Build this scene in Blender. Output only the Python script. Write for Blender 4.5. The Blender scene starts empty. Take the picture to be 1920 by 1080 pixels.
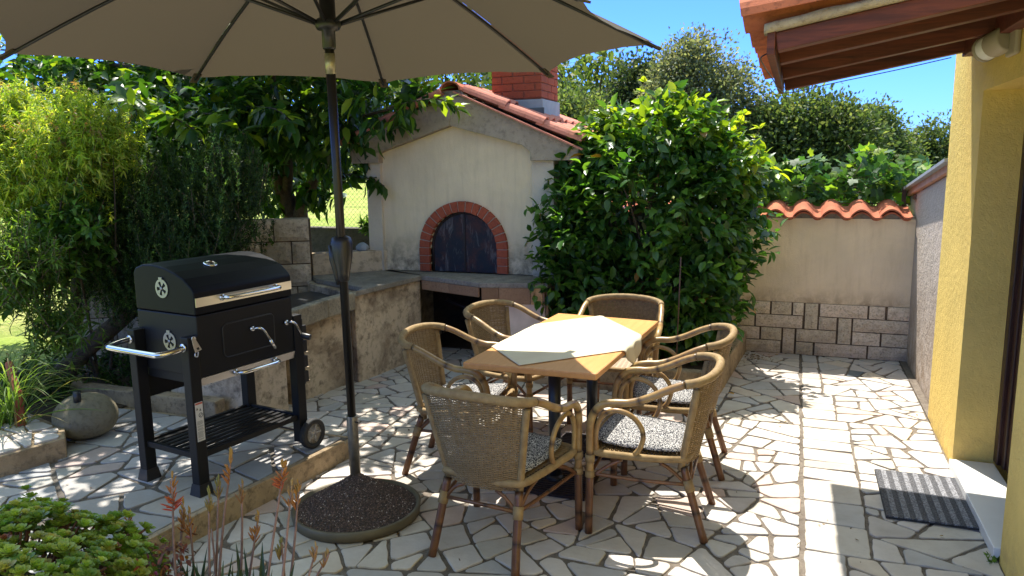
import bpy, bmesh, math, random
import numpy as np
from mathutils import Vector, Matrix, noise as mnoise
R = math.radians
PI = math.pi
scene = bpy.context.scene
COL = scene.collection

# ------------------------------------------------------------------ camera
def cam_axes(p, yaw, roll):
    cy, sy = math.cos(yaw), math.sin(yaw)
    fwd = Vector((-sy*math.cos(p), cy*math.cos(p), -math.sin(p)))
    right = Vector((cy, sy, 0)); up = right.cross(fwd)
    r2 = math.cos(roll)*right + math.sin(roll)*up
    u2 = -math.sin(roll)*right + math.cos(roll)*up
    return r2, u2, fwd
cd = bpy.data.cameras.new("camera"); cam = bpy.data.objects.new("camera", cd); COL.objects.link(cam)
r2, u2, fw = cam_axes(R(9.347), R(20.608), R(-0.808))
M = Matrix.Identity(4)
for i in range(3):
    M[i][0] = r2[i]; M[i][1] = u2[i]; M[i][2] = -fw[i]
M[2][3] = 1.75
cam.matrix_world = M
cd.sensor_width = 36; cd.lens = 36*1420/1920; cd.clip_start = 0.05; cd.clip_end = 2000
scene.camera = cam
# ------------------------------------------------------------------ sky, sun, exposure
SUN = Vector((-0.205, 0.41, 1.0)).normalized()
el = math.asin(SUN.z); az = math.atan2(SUN.x, SUN.y)
w = bpy.data.worlds.new("World"); scene.world = w; w.use_nodes = True
nt = w.node_tree
for n in list(nt.nodes): nt.nodes.remove(n)
sk = nt.nodes.new("ShaderNodeTexSky"); sk.sky_type = 'NISHITA'; sk.sun_disc = False
sk.sun_elevation = el; sk.sun_rotation = az; sk.air_density = 1.0; sk.dust_density = 0.3; sk.ozone_density = 2.0
bg = nt.nodes.new("ShaderNodeBackground"); bg.inputs[1].default_value = 0.15
wo = nt.nodes.new("ShaderNodeOutputWorld")
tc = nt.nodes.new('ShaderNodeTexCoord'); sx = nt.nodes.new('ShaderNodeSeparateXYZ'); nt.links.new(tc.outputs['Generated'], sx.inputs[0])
rp = nt.nodes.new('ShaderNodeValToRGB'); e = rp.color_ramp.elements       # sky tint: deep blue low down, overhead warmed and brightened as added fill light
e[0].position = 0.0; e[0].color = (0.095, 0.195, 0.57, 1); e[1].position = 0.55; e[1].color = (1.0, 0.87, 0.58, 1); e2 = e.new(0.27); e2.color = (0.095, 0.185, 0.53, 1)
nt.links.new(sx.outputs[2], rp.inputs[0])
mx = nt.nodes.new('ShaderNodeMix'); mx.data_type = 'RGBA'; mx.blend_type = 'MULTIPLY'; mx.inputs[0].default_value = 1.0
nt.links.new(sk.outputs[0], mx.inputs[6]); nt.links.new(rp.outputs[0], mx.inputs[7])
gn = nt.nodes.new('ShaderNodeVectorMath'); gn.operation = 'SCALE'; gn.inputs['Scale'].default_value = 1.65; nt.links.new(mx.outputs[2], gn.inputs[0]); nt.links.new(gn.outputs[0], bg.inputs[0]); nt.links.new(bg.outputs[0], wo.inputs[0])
sd = bpy.data.lights.new("sun", 'SUN'); sd.energy = 3.5; sd.angle = R(0.53); sd.color = (1.0, 0.95, 0.86)
so = bpy.data.objects.new("sun", sd); COL.objects.link(so)
so.rotation_euler = (-SUN).to_track_quat('-Z', 'Y').to_euler()
so.location = (0, 0, 20)
vs = scene.view_settings
vs.view_transform = 'Standard'; vs.look = 'None'; vs.exposure = 1.48; vs.gamma = 1
scene.render.film_transparent = False
cy_ = scene.cycles
cy_.max_bounces = 8; cy_.diffuse_bounces = 4; cy_.glossy_bounces = 3; cy_.transmission_bounces = 4; cy_.transparent_max_bounces = 8

# ------------------------------------------------------------------ mesh helpers
class MB:
    """collects vertices, faces, uvs and per-vertex colours, then links ONE mesh object"""
    def __init__(s): s.v = []; s.f = []; s.uv = {}; s.c = {}; s.mi = {}; s.sm = {}
    def add(s, vs, fs, uvs=None, col=None, mi=0, smooth=None):
        b = len(s.v); s.v.extend([tuple(p) for p in vs])
        for k, f in enumerate(fs):
            i = len(s.f); s.f.append(tuple(b+j for j in f))
            if uvs is not None: s.uv[i] = uvs[k]
            if mi: s.mi[i] = mi
            if smooth is not None: s.sm[i] = smooth
        if col is not None:
            for j in range(b, len(s.v)): s.c[j] = col
        return s
    def box(s, x0, x1, y0, y1, z0, z1, col=None, mi=0):
        v = [(x0,y0,z0),(x1,y0,z0),(x1,y1,z0),(x0,y1,z0),(x0,y0,z1),(x1,y0,z1),(x1,y1,z1),(x0,y1,z1)]
        f = [(0,3,2,1),(4,5,6,7),(0,1,5,4),(1,2,6,5),(2,3,7,6),(3,0,4,7)]
        return s.add(v, f, col=col, mi=mi)
    def obox(s, c, ax, ay, az_, hx, hy, hz, col=None):
        """oriented box: centre c, unit axes, half sizes"""
        c = Vector(c); ax = Vector(ax); ay = Vector(ay); az_ = Vector(az_)
        v = []
        for dz in (-1, 1):
            for dx, dy in ((-1,-1),(1,-1),(1,1),(-1,1)):
                v.append(c + ax*hx*dx + ay*hy*dy + az_*hz*dz)
        return s.add(v, [(0,3,2,1),(4,5,6,7),(0,1,5,4),(1,2,6,5),(2,3,7,6),(3,0,4,7)], col=col)
    def bar(s, a, b, wd, ht, up=(0,0,1), col=None):
        a = Vector(a); b = Vector(b); d = (b-a); L = d.length; d.normalize()
        side = d.cross(Vector(up)).normalized(); u = side.cross(d)
        return s.obox((a+b)/2, d, side, u, L/2, wd/2, ht/2, col)
    def prism(s, poly, z0, z1, col=None):
        n = len(poly)
        v = [(x, y, z0) for x, y in poly] + [(x, y, z1) for x, y in poly]
        f = [tuple(range(n-1, -1, -1)), tuple(range(n, 2*n))] + [(i, (i+1) % n, n+(i+1) % n, n+i) for i in range(n)]
        return s.add(v, f, col=col)
    def prism_y(s, poly, y0, y1, col=None):
        """poly in (x,z), counter-clockwise seen from -Y"""
        n = len(poly)
        v = [(x, y0, z) for x, z in poly] + [(x, y1, z) for x, z in poly]
        f = [tuple(range(n)), tuple(range(2*n-1, n-1, -1))] + [((i+1) % n, i, n+i, n+(i+1) % n) for i in range(n)]
        return s.add(v, f, col=col)
    def tube(s, pts, r, seg=10, closed=False, cap=True, col=None, ell=None):
        pts = [Vector(p) for p in pts]; n = len(pts)
        rs = r if isinstance(r, (list, tuple)) else [r]*n
        T = []
        for i in range(n):
            if closed: d = pts[(i+1) % n]-pts[i-1]
            else: d = pts[min(i+1, n-1)]-pts[max(i-1, 0)]
            T.append(d.normalized() if d.length > 1e-9 else Vector((0,0,1)))
        up = Vector((0,0,1)) if abs(T[0].z) < 0.9 else Vector((0,1,0))
        N = T[0].cross(up).normalized(); v = []; L = [0.0]
        for i in range(n):
            if i > 0:
                N = (N - T[i]*N.dot(T[i]));
                if N.length < 1e-6: N = T[i].orthogonal()
                N.normalize(); L.append(L[-1]+(pts[i]-pts[i-1]).length)
            B = T[i].cross(N)
            for k in range(seg):
                a = 2*PI*k/seg
                v.append(pts[i] + (N*math.cos(a) + B*math.sin(a))*rs[i])
        if closed: L.append(L[-1]+(pts[0]-pts[-1]).length)
        f = []; uv = []
        m = n if closed else n-1
        for i in range(m):
            j = (i+1) % n
            for k in range(seg):
                k2 = (k+1) % seg
                f.append((i*seg+k, i*seg+k2, j*seg+k2, j*seg+k))
                u0, u1 = k/seg, (k+1)/seg
                uv.append(((u0, L[i]), (u1, L[i]), (u1, L[i+1]), (u0, L[i+1])))
        if cap and not closed:
            f.append(tuple(reversed(range(seg)))); uv.append(tuple((0.5, 0) for _ in range(seg)))
            f.append(tuple((n-1)*seg+k for k in range(seg))); uv.append(tuple((0.5, L[-1]) for _ in range(seg)))
        return s.add(v, f, uvs=uv, col=col, smooth=True)
    def lathe(s, prof, seg=32, o=(0,0,0), col=None):
        """prof: [(r,z)] bottom to top"""
        v = []; f = []
        for r, z in prof:
            for k in range(seg):
                a = 2*PI*k/seg; v.append((o[0]+r*math.cos(a), o[1]+r*math.sin(a), o[2]+z))
        for i in range(len(prof)-1):
            for k in range(seg):
                k2 = (k+1) % seg; f.append((i*seg+k, i*seg+k2, (i+1)*seg+k2, (i+1)*seg+k))
        f.append(tuple(reversed(range(seg)))); f.append(tuple((len(prof)-1)*seg+k for k in range(seg)))
        return s.add(v, f, col=col)
    def xf(s, mat):
        s.v = [tuple(mat @ Vector(p)) for p in s.v]; return s
    def build(s, name, mat, parent=None, smooth=None, bevel=0, seg=2, angle=40):
        me = bpy.data.meshes.new(name)
        root = parent
        while root is not None and root.parent is not None: root = root.parent
        o3 = Vector((0,0,0)) if root is None else Vector(root.get('_w', (0,0,0)))
        me.from_pydata([tuple(Vector(p)-o3) for p in s.v], [], s.f)
        mats = mat if isinstance(mat, (list, tuple)) else [mat]
        for m in mats: me.materials.append(m)
        if s.uv:
            ul = me.uv_layers.new(name="UVMap")
            for i, p in enumerate(me.polygons):
                u = s.uv.get(i)
                if u:
                    for li, q in zip(p.loop_indices, u): ul.data[li].uv = q
        if s.c:
            ca = me.color_attributes.new("Col", 'FLOAT_COLOR', 'POINT')
            for j, c in s.c.items(): ca.data[j].color = (c[0], c[1], c[2], 1)
        for i, p in enumerate(me.polygons):
            if i in s.mi: p.material_index = s.mi[i]
            if smooth or s.sm.get(i): p.use_smooth = True
        ob = bpy.data.objects.new(name, me); COL.objects.link(ob)
        if parent is not None: ob.parent = parent
        if bevel:
            md = ob.modifiers.new("b", 'BEVEL'); md.width = bevel; md.segments = seg; md.limit_method = 'ANGLE'; md.angle_limit = R(angle)
        return ob

def thing(name, label, cat, loc=(0,0,0), rotz=0, group=None, world=False):
    """Empty at the thing's base. world=True: parts are given in world coordinates"""
    o = bpy.data.objects.new(name, None); COL.objects.link(o)
    o.empty_display_size = 0.1
    o.location = loc; o.rotation_euler = (0, 0, rotz)
    o['label'] = label; o['category'] = cat
    if group: o['group'] = group
    if world: o['_w'] = tuple(loc)
    return o
def tag(o, label, cat, group=None, kind=None):
    o['label'] = label; o['category'] = cat
    if group: o['group'] = group
    if kind: o['kind'] = kind
    return o
def dup(root, loc, rotz, label=None):
    r = root.copy(); COL.objects.link(r); r.location = loc; r.rotation_euler = (0, 0, rotz)
    if label: r['label'] = label
    for ch in list(root.children):
        c = ch.copy(); COL.objects.link(c); c.parent = r
        for g in list(ch.children):
            d = g.copy(); COL.objects.link(d); d.parent = c
    return r
def npmesh(name, V, F4, cols, mat, parent=None, smooth=False):
    """fast mesh from numpy: V (n,3), F4 (m,4), cols (n,3)"""
    me = bpy.data.meshes.new(name)
    o3 = np.zeros(3) if parent is None else np.array(parent.get('_w', (0,0,0)), float)
    V = V-o3
    n, m = len(V), len(F4)
    me.vertices.add(n); me.vertices.foreach_set("co", V.astype(np.float32).ravel())
    me.loops.add(m*4); me.loops.foreach_set("vertex_index", F4.astype(np.int32).ravel())
    me.polygons.add(m); me.polygons.foreach_set("loop_start", np.arange(0, m*4, 4, dtype=np.int32))
    try: me.polygons.foreach_set("loop_total", np.full(m, 4, dtype=np.int32))
    except Exception: pass
    me.update(calc_edges=True)
    ca = me.color_attributes.new("Col", 'FLOAT_COLOR', 'POINT')
    c4 = np.ones((n, 4), np.float32); c4[:, :3] = cols
    ca.data.foreach_set("color", c4.ravel())
    me.materials.append(mat)
    if smooth: me.polygons.foreach_set("use_smooth", np.ones(m, bool))
    ob = bpy.data.objects.new(name, me); COL.objects.link(ob)
    if parent is not None: ob.parent = parent
    return ob

# ------------------------------------------------------------------ material helpers
class NB:
    def __init__(s, name):
        s.m = bpy.data.materials.new(name); s.m.use_nodes = True; s.t = s.m.node_tree
        for n in list(s.t.nodes): s.t.nodes.remove(n)
        s.out = s.n("ShaderNodeOutputMaterial"); s.p = s.n("ShaderNodeBsdfPrincipled")
        s.l(s.p.outputs[0], s.out.inputs[0])
    def n(s, ty, **k):
        x = s.t.nodes.new(ty)
        for a, b in k.items(): setattr(x, a, b)
        return x
    def l(s, a, b): s.t.links.new(a, b)
    def coord(s, kind="Object", scale=(1,1,1), loc=(0,0,0)):
        c = s.n("ShaderNodeTexCoord"); mp = s.n("ShaderNodeMapping"); mp.inputs['Scale'].default_value = scale; mp.inputs['Location'].default_value = loc
        s.l(c.outputs[kind], mp.inputs[0]); return mp.outputs[0]
    def pos(s, scale=(1,1,1)):
        g = s.n("ShaderNodeNewGeometry"); mp = s.n("ShaderNodeMapping"); mp.inputs['Scale'].default_value = scale
        s.l(g.outputs['Position'], mp.inputs[0]); return mp.outputs[0]
    def noise(s, vec, sc, det=4, rough=0.55, dist=0):
        x = s.n("ShaderNodeTexNoise"); x.inputs['Scale'].default_value = sc; x.inputs['Detail'].default_value = det
        x.inputs['Roughness'].default_value = rough; x.inputs['Distortion'].default_value = dist
        s.l(vec, x.inputs['Vector']); return x.outputs['Fac']
    def voro(s, vec, sc, feat='F1', out='Distance'):
        x = s.n("ShaderNodeTexVoronoi"); x.feature = feat; x.inputs['Scale'].default_value = sc; s.l(vec, x.inputs['Vector']); return x.outputs[out]
    def ramp(s, fac, stops, interp='LINEAR'):
        x = s.n("ShaderNodeValToRGB"); x.color_ramp.interpolation = interp
        e = x.color_ramp.elements
        while len(e) < len(stops): e.new(0.5)
        for k, (p, c) in enumerate(stops):
            e[k].position = p; e[k].color = (c, c, c, 1) if isinstance(c, (int, float)) else (*c, 1)
        s.l(fac, x.inputs[0]); return x.outputs[0]
    def mix(s, fac, a, b, mode='MIX'):
        x = s.n("ShaderNodeMix"); x.data_type = 'RGBA'; x.blend_type = mode
        for sock, val in ((x.inputs[0], fac), (x.inputs[6], a), (x.inputs[7], b)):
            if hasattr(val, 'links') or hasattr(val, 'is_linked'): s.l(val, sock)
            elif isinstance(val, (int, float)): sock.default_value = val
            else: sock.default_value = (*val, 1)
        return x.outputs[2]
    def math(s, op, a, b=0, clamp=False):
        x = s.n("ShaderNodeMath"); x.operation = op; x.use_clamp = clamp
        for sock, val in ((x.inputs[0], a), (x.inputs[1], b)):
            if hasattr(val, 'is_linked'): s.l(val, sock)
            else: sock.default_value = val
        return x.outputs[0]
    def sep(s, vec):
        x = s.n("ShaderNodeSeparateXYZ"); s.l(vec, x.inputs[0]); return x.outputs
    def attr(s, name="Col"):
        x = s.n("ShaderNodeAttribute"); x.attribute_name = name; return x.outputs['Color']
    def bump(s, h, strength=0.3, dist=0.01, normal=None):
        x = s.n("ShaderNodeBump"); x.inputs['Strength'].default_value = strength; x.inputs['Distance'].default_value = dist
        s.l(h, x.inputs['Height'])
        if normal is not None: s.l(normal, x.inputs['Normal'])
        return x.outputs[0]
    def set(s, col=None, rough=None, metal=None, nrm=None, spec=None, coat=None, sheen=None):
        P = s.p.inputs
        for sock, val in ((P['Base Color'], col), (P['Roughness'], rough), (P['Metallic'], metal), (P['Normal'], nrm), (P['Specular IOR Level'], spec), (P['Coat Weight'], coat)):
            if val is None: continue
            if hasattr(val, 'is_linked'): s.l(val, sock)
            elif isinstance(val, (int, float)): sock.default_value = val
            else: sock.default_value = (*val, 1)
        return s.m

def m_plain(name, col, rough=0.5, metal=0, noise_sc=0, amt=0.2, bump=0, spec=None, coat=None):
    b = NB(name); c = col; nr = None
    if noise_sc:
        v = b.pos(); nz = b.noise(v, noise_sc)
        c = b.mix(b.ramp(nz, [(0.3, 0), (0.7, 1)]), tuple(x*(1-amt) for x in col), tuple(min(1, x*(1+amt)) for x in col))
        if bump: nr = b.bump(nz, bump, 0.004)
    return b.set(c, rough, metal, nr, spec, coat)

def m_stucco(name, base, dark, grain=180, bumpd=0.006, stain=0.5, low=None, streak=False, fine=1.0):
    b = NB(name); v = b.pos()
    n1 = b.noise(v, 1.7, 6, 0.6, 0.6); n2 = b.noise(b.pos((3, 3, 0.5) if streak else (1, 1, 1)), 5, 6, 0.65)
    c = b.mix(b.ramp(n1, [(0.35, 0), (0.72, 1)]), base, tuple(x*0.84 for x in base))
    c = b.mix(b.math('MULTIPLY', b.ramp(n2, [(0.52, 0), (0.78, 1)]), stain), c, dark)
    c = b.mix(b.math('MULTIPLY', b.ramp(b.noise(v, 0.9, 5, 0.6, 1.2), [(0.5, 0), (0.62, 1)]), 0.16), c, tuple(x*0.6 for x in base))
    if streak:
        ss = b.noise(b.pos((9, 9, 0.7)), 2.2, 5, 0.6)
        c = b.mix(b.math('MULTIPLY', b.ramp(ss, [(0.55, 0), (0.75, 1)]), 0.28), c, dark)
    if low:   # weathering above the ground / a ledge: (z0, z1, colour, strength)
        z = b.sep(v)[2]
        mr = b.n("ShaderNodeMapRange"); mr.inputs[1].default_value = low[0]; mr.inputs[2].default_value = low[1]
        mr.inputs[3].default_value = 1; mr.inputs[4].default_value = 0; b.l(z, mr.inputs[0])
        k = b.math('MULTIPLY', mr.outputs[0], b.ramp(b.noise(v, 7, 8, 0.7, 0.4), [(0.38, 0), (0.6, 1)]))
        c = b.mix(b.math('MULTIPLY', k, low[3]), c, low[2])
    h = b.noise(v, grain, 3, 0.6); h2 = b.noise(b.pos((1, 1, 0.35) if streak else (1, 1, 1)), grain*0.22, 3)
    nr = b.bump(b.math('ADD', h, b.math('MULTIPLY', h2, 1.4)), 0.55*fine, bumpd)
    return b.set(c, 0.92, 0, nr, 0.25)

def m_dirtystone(name, base, dark, mid, sc=6, th=(0.42, 0.62), bumpd=0.02, attr=False):
    b = NB(name); v = b.pos()
    n = b.noise(v, sc, 10, 0.72, 0.3); n2 = b.noise(v, sc*6, 6, 0.7); n3 = b.noise(v, 1.3, 4, 0.5)
    c = b.mix(b.ramp(n, [(th[0], 0), (th[1], 1)]), base, mid)
    if attr: c = b.mix(0.75, c, b.attr(), 'MULTIPLY')
    c = b.mix(b.math('MULTIPLY', b.ramp(n2, [(0.5, 0), (0.66, 1)]), 0.7), c, dark)
    c = b.mix(b.math('MULTIPLY', b.ramp(n3, [(0.5, 0), (0.62, 1)]), 0.4), c, dark)
    nr = b.bump(b.math('ADD', n, b.math('MULTIPLY', n2, 0.5)), 0.7, bumpd)
    return b.set(c, 0.93, 0, nr, 0.2)

def m_leaf(name, rough=0.38, trans=0.35, spec=0.5, tboost=(1.5, 1.7, 0.5)):
    b = NB(name); c = b.attr(); v = b.pos()
    c2 = b.mix(b.math('MULTIPLY', b.noise(v, 35, 3), 0.35), c, tuple([0.25]*3), 'MULTIPLY')
    b.set(c2, rough, 0, b.bump(b.noise(v, 90, 3), 0.25, 0.004), spec)
    tr = b.n("ShaderNodeBsdfTranslucent"); b.l(b.mix(1.0, c, tboost, 'MULTIPLY'), tr.inputs[0])
    ms = b.n("ShaderNodeMixShader"); ms.inputs[0].default_value = trans
    b.l(b.p.outputs[0], ms.inputs[1]); b.l(tr.outputs[0], ms.inputs[2]); b.l(ms.outputs[0], b.out.inputs[0])
    return b.m

MAT = {}
MAT['grout'] = m_dirtystone('grout', (0.20, 0.168, 0.135), (0.075, 0.06, 0.048), (0.135, 0.11, 0.088), 9, bumpd=0.01)
def _stone():
    b = NB('paving_stone'); v = b.pos(); a = b.attr()
    n = b.noise(v, 3.5, 8, 0.65, 0.4); n2 = b.noise(b.pos((6, 22, 6)), 2.0, 5, 0.6, 0.5); n3 = b.noise(v, 60, 5, 0.7)
    c = b.mix(b.ramp(n, [(0.35, 0), (0.7, 1)]), a, b.mix(1.0, a, (0.80, 0.77, 0.74), 'MULTIPLY'))
    c = b.mix(b.math('MULTIPLY', b.ramp(n2, [(0.55, 0), (0.75, 1)]), 0.3), c, (0.42, 0.34, 0.27))
    c = b.mix(b.math('MULTIPLY', b.ramp(n3, [(0.6, 0), (0.7, 1)]), 0.3), c, (0.22, 0.2, 0.17))
    dirt = b.ramp(b.noise(v, 1.4, 8, 0.7, 0.5), [(0.5, 0), (0.66, 1)])
    c = b.mix(b.math('MULTIPLY', dirt, 0.36), c, (0.3, 0.26, 0.21))
    h = b.math('ADD', b.noise(v, 22, 6, 0.6), b.math('MULTIPLY', n2, 0.6))
    return b.set(c, b.ramp(n, [(0.3, 0.55), (0.7, 0.75)]), 0, b.bump(h, 0.35, 0.006), 0.3)
MAT['stone'] = _stone()
MAT['yellow'] = m_stucco('yellow_stucco', (0.84, 0.61, 0.175), (0.70, 0.48, 0.12), 120, 0.007, 0.2, (-0.02, 0.28, (0.42, 0.27, 0.11), 0.6))
MAT['cream'] = m_stucco('cream_plaster', (0.80, 0.65, 0.44), (0.50, 0.39, 0.25), 150, 0.005, 0.28, (0.77, 1.15, (0.10, 0.075, 0.05), 0.95), True)
MAT['wallcream'] = m_stucco('garden_wall_plaster', (0.82, 0.66, 0.445), (0.54, 0.41, 0.26), 120, 0.008, 0.45, (0.47, 0.62, (0.30, 0.21, 0.13), 0.8), True)
MAT['greyplaster'] = m_stucco('grey_rough_plaster', (0.52, 0.44, 0.38), (0.30, 0.25, 0.21), 70, 0.018, 0.3, (0.0, 0.9, (0.24, 0.17, 0.11), 0.85))
MAT['sidebase'] = m_plain('white_base', (0.72, 0.59, 0.50), 0.85, 0, 8, 0.12, 0.3)
MAT['concrete'] = m_dirtystone('weathered_concrete', (0.30, 0.26, 0.20), (0.12, 0.10, 0.08), (0.20, 0.17, 0.13), 5)
MAT['counter'] = m_dirtystone('stained_counter_wall', (0.64, 0.51, 0.36), (0.11, 0.08, 0.055), (0.34, 0.255, 0.175), 2.6, (0.45, 0.58))
MAT['slabtop'] = m_dirtystone('worktop_stone', (0.33, 0.29, 0.24), (0.14, 0.12, 0.10), (0.23, 0.20, 0.165), 8)
MAT['block'] = m_dirtystone('limestone_block', (0.58, 0.48, 0.36), (0.17, 0.135, 0.095), (0.42, 0.34, 0.25), 5, attr=True)
MAT['veneer'] = m_dirtystone('stone_veneer', (0.66, 0.56, 0.42), (0.22, 0.175, 0.12), (0.48, 0.40, 0.29), 11, (0.45, 0.65), 0.014, attr=True)
MAT['mortar'] = m_dirtystone('brown_mortar', (0.17, 0.12, 0.08), (0.06, 0.045, 0.03), (0.11, 0.08, 0.055), 12)
MAT['kerb'] = m_dirtystone('kerb_concrete', (0.40, 0.30, 0.185), (0.12, 0.09, 0.06), (0.25, 0.185, 0.115), 4, (0.45, 0.65))
MAT['terracotta'] = m_dirtystone('terracotta_tile', (0.55, 0.175, 0.09), (0.22, 0.08, 0.05), (0.42, 0.13, 0.07), 7, (0.4, 0.7), 0.006)
MAT['redtile'] = m_dirtystone('roof_tile', (0.60, 0.24, 0.175), (0.32, 0.13, 0.09), (0.50, 0.19, 0.13), 4, (0.4, 0.7), 0.006)
MAT['brick'] = m_dirtystone('red_brick', (0.40, 0.095, 0.05), (0.17, 0.05, 0.03), (0.33, 0.08, 0.045), 8, (0.4, 0.7), 0.006)
MAT['brickmortar'] = m_plain('brick_mortar', (0.38, 0.30, 0.24), 0.95, 0, 20, 0.2, 0.3)
MAT['tilebrown'] = m_dirtystone('marble_tile', (0.36, 0.22, 0.13), (0.20, 0.11, 0.065), (0.30, 0.18, 0.11), 10, (0.35, 0.7), 0.002, attr=True)
MAT['marble'] = m_plain('white_marble', (0.74, 0.72, 0.68), 0.35, 0, 3, 0.06, 0)
MAT['soil'] = m_dirtystone('soil', (0.10, 0.07, 0.045), (0.03, 0.022, 0.015), (0.06, 0.045, 0.03), 14)
MAT['beam'] = None
def _wood(name, base, dark, sc=(1.2, 14, 14), rough=0.55, coord='pos', coat=None):
    b = NB(name); v = b.pos(sc)
    n = b.noise(v, 3, 6, 0.6, 0.8); k = b.noise(b.pos(), 4, 3)
    c = b.mix(b.ramp(n, [(0.3, 0), (0.7, 1)]), base, dark)
    c = b.mix(b.math('MULTIPLY', b.ramp(k, [(0.5, 0), (0.7, 1)]), 0.35), c, dark)
    return b.set(c, rough, 0, b.bump(n, 0.25, 0.004), 0.4, coat)
MAT['beam'] = _wood('stained_beam', (0.17, 0.038, 0.017), (0.06, 0.014, 0.008))
MAT['tabletop'] = _wood('table_wood', (0.66, 0.325, 0.11), (0.56, 0.26, 0.08), (14, 1.5, 14), 0.38)
MAT['frame'] = _wood('door_frame_wood', (0.045, 0.014, 0.01), (0.02, 0.008, 0.006), (14, 14, 1), 0.4)
MAT['blackpaint'] = m_plain('black_powder_coat', (0.009, 0.009, 0.010), 0.5, 0, 300, 0.15, 0.1, 0.24)
MAT['lidpaint'] = m_plain('black_lid_enamel', (0.005, 0.006, 0.009), 0.42, 0, 0, 0, 0, 0.14)
MAT['steel'] = m_plain('brushed_steel', (0.62, 0.60, 0.57), 0.3, 1.0)
MAT['chrome'] = m_plain('chrome', (0.75, 0.74, 0.72), 0.14, 1.0)
MAT['poledark'] = m_plain('bronze_pole', (0.035, 0.032, 0.028), 0.33, 0.6)
MAT['polesteel'] = m_plain('worn_steel', (0.30, 0.28, 0.24), 0.38, 0.9, 30, 0.2)
MAT['blackplastic'] = m_plain('black_plastic', (0.016, 0.016, 0.018), 0.38)
MAT['rubber'] = m_plain('rubber', (0.02, 0.02, 0.02), 0.75)
MAT['hub'] = m_dirtystone('wheel_cover', (0.5, 0.48, 0.45), (0.02, 0.02, 0.02), (0.28, 0.27, 0.26), 42)
MAT['castiron'] = m_plain('cast_iron', (0.03, 0.02, 0.018), 0.5, 0.3, 30, 0.2)
MAT['column'] = m_plain('column_metal', (0.035, 0.04, 0.045), 0.35, 0.5)
MAT['greyband'] = m_plain('grey_render', (0.30, 0.33, 0.36), 0.8, 0, 12, 0.1, 0.2)
MAT['darkflash'] = m_plain('dark_flashing', (0.10, 0.12, 0.13), 0.7, 0, 10, 0.2)
MAT['white'] = m_plain('white_plastic', (0.72, 0.70, 0.66), 0.4)
MAT['lampgrey'] = m_plain('lamp_housing', (0.36, 0.30, 0.21), 0.5)
MAT['fenceposts'] = m_plain('fence_post_metal', (0.10, 0.055, 0.04), 0.7, 0.2, 20, 0.3)
MAT['wire'] = m_plain('fence_wire', (0.10, 0.10, 0.085), 0.6, 0.5)
MAT['bark'] = m_dirtystone('bark', (0.16, 0.12, 0.085), (0.045, 0.035, 0.025), (0.09, 0.07, 0.05), 16, bumpd=0.03)
MAT['twig'] = m_plain('twig', (0.13, 0.085, 0.05), 0.8, 0, 30, 0.3)
MAT['stickred'] = m_plain('red_wood_stick', (0.28, 0.07, 0.035), 0.8, 0, 20, 0.25)
MAT['boulder'] = m_dirtystone('smooth_stone', (0.26, 0.225, 0.15), (0.10, 0.085, 0.055), (0.18, 0.155, 0.10), 6, (0.4, 0.7), 0.01)
MAT['leaf'] = m_leaf('glossy_leaf', 0.33, 0.42, 0.5, (2.1, 2.0, 0.6))
MAT['softleaf'] = m_leaf('soft_leaf', 0.5, 0.5, 0.35, (1.9, 1.8, 0.6))
MAT['needle'] = m_leaf('needle_leaf', 0.5, 0.35, 0.35, (2.0, 2.0, 0.8))
MAT['farleaf'] = m_leaf('far_leaf', 0.55, 0.45, 0.3, (1.7, 1.6, 0.8))
MAT['succulent'] = m_leaf('succulent_leaf', 0.4, 0.25, 0.45)

# ------------------------------------------------------------------ GROUND
def hillz(x, y):
    d = max(0.0, y-9.0); e = max(0.0, -x-6.0)
    return -0.05 + 0.035*d*min(1, d/8)*(1/(1+math.exp((x+6)*0.35))) + 0.02*e
def build_ground():
    mb = MB(); xs = [-400, -200, -120, -80, -55, -40, -30, -24] + [i for i in range(-20, 13)] + [16, 22, 30, 45, 70, 120, 250, 400]
    ys = [-60, -20, -5, 0] + [i*0.5 for i in range(2, 30)] + [i for i in range(15, 40)] + [45, 50, 60, 70, 85, 100, 130, 170, 250, 400]
    nx = len(xs); v = []
    for y in ys:
        for x in xs:
            z = min(hillz(x, y), 9)
            z += 0.05*mnoise.noise(Vector((x*0.6, y*0.6, 0))) if y > 7.6 or x < -5 else 0
            inside = (-4.9 < x < 6) and (-2 < y < 7.4)
            v.append((x, y, -0.06 if inside else z))
    f = [(j*nx+i, j*nx+i+1, (j+1)*nx+i+1, (j+1)*nx+i) for j in range(len(ys)-1) for i in range(nx-1)]
    mb.add(v, f)
    b = NB('meadow'); p = b.pos()
    n = b.noise(p, 0.5, 6, 0.6); n2 = b.noise(p, 9, 6, 0.7)
    c = b.mix(b.ramp(n, [(0.35, 0), (0.62, 1)]), (0.24, 0.33, 0.05), (0.48, 0.44, 0.16))
    c = b.mix(b.ramp(n2, [(0.35, 0), (0.7, 1)]), c, (0.20, 0.28, 0.05))
    m = b.set(c, 0.95, 0, b.bump(n2, 0.8, 0.08), 0.1)
    o = mb.build('ground', m, smooth=True); o['kind'] = 'structure'
build_ground()

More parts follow.
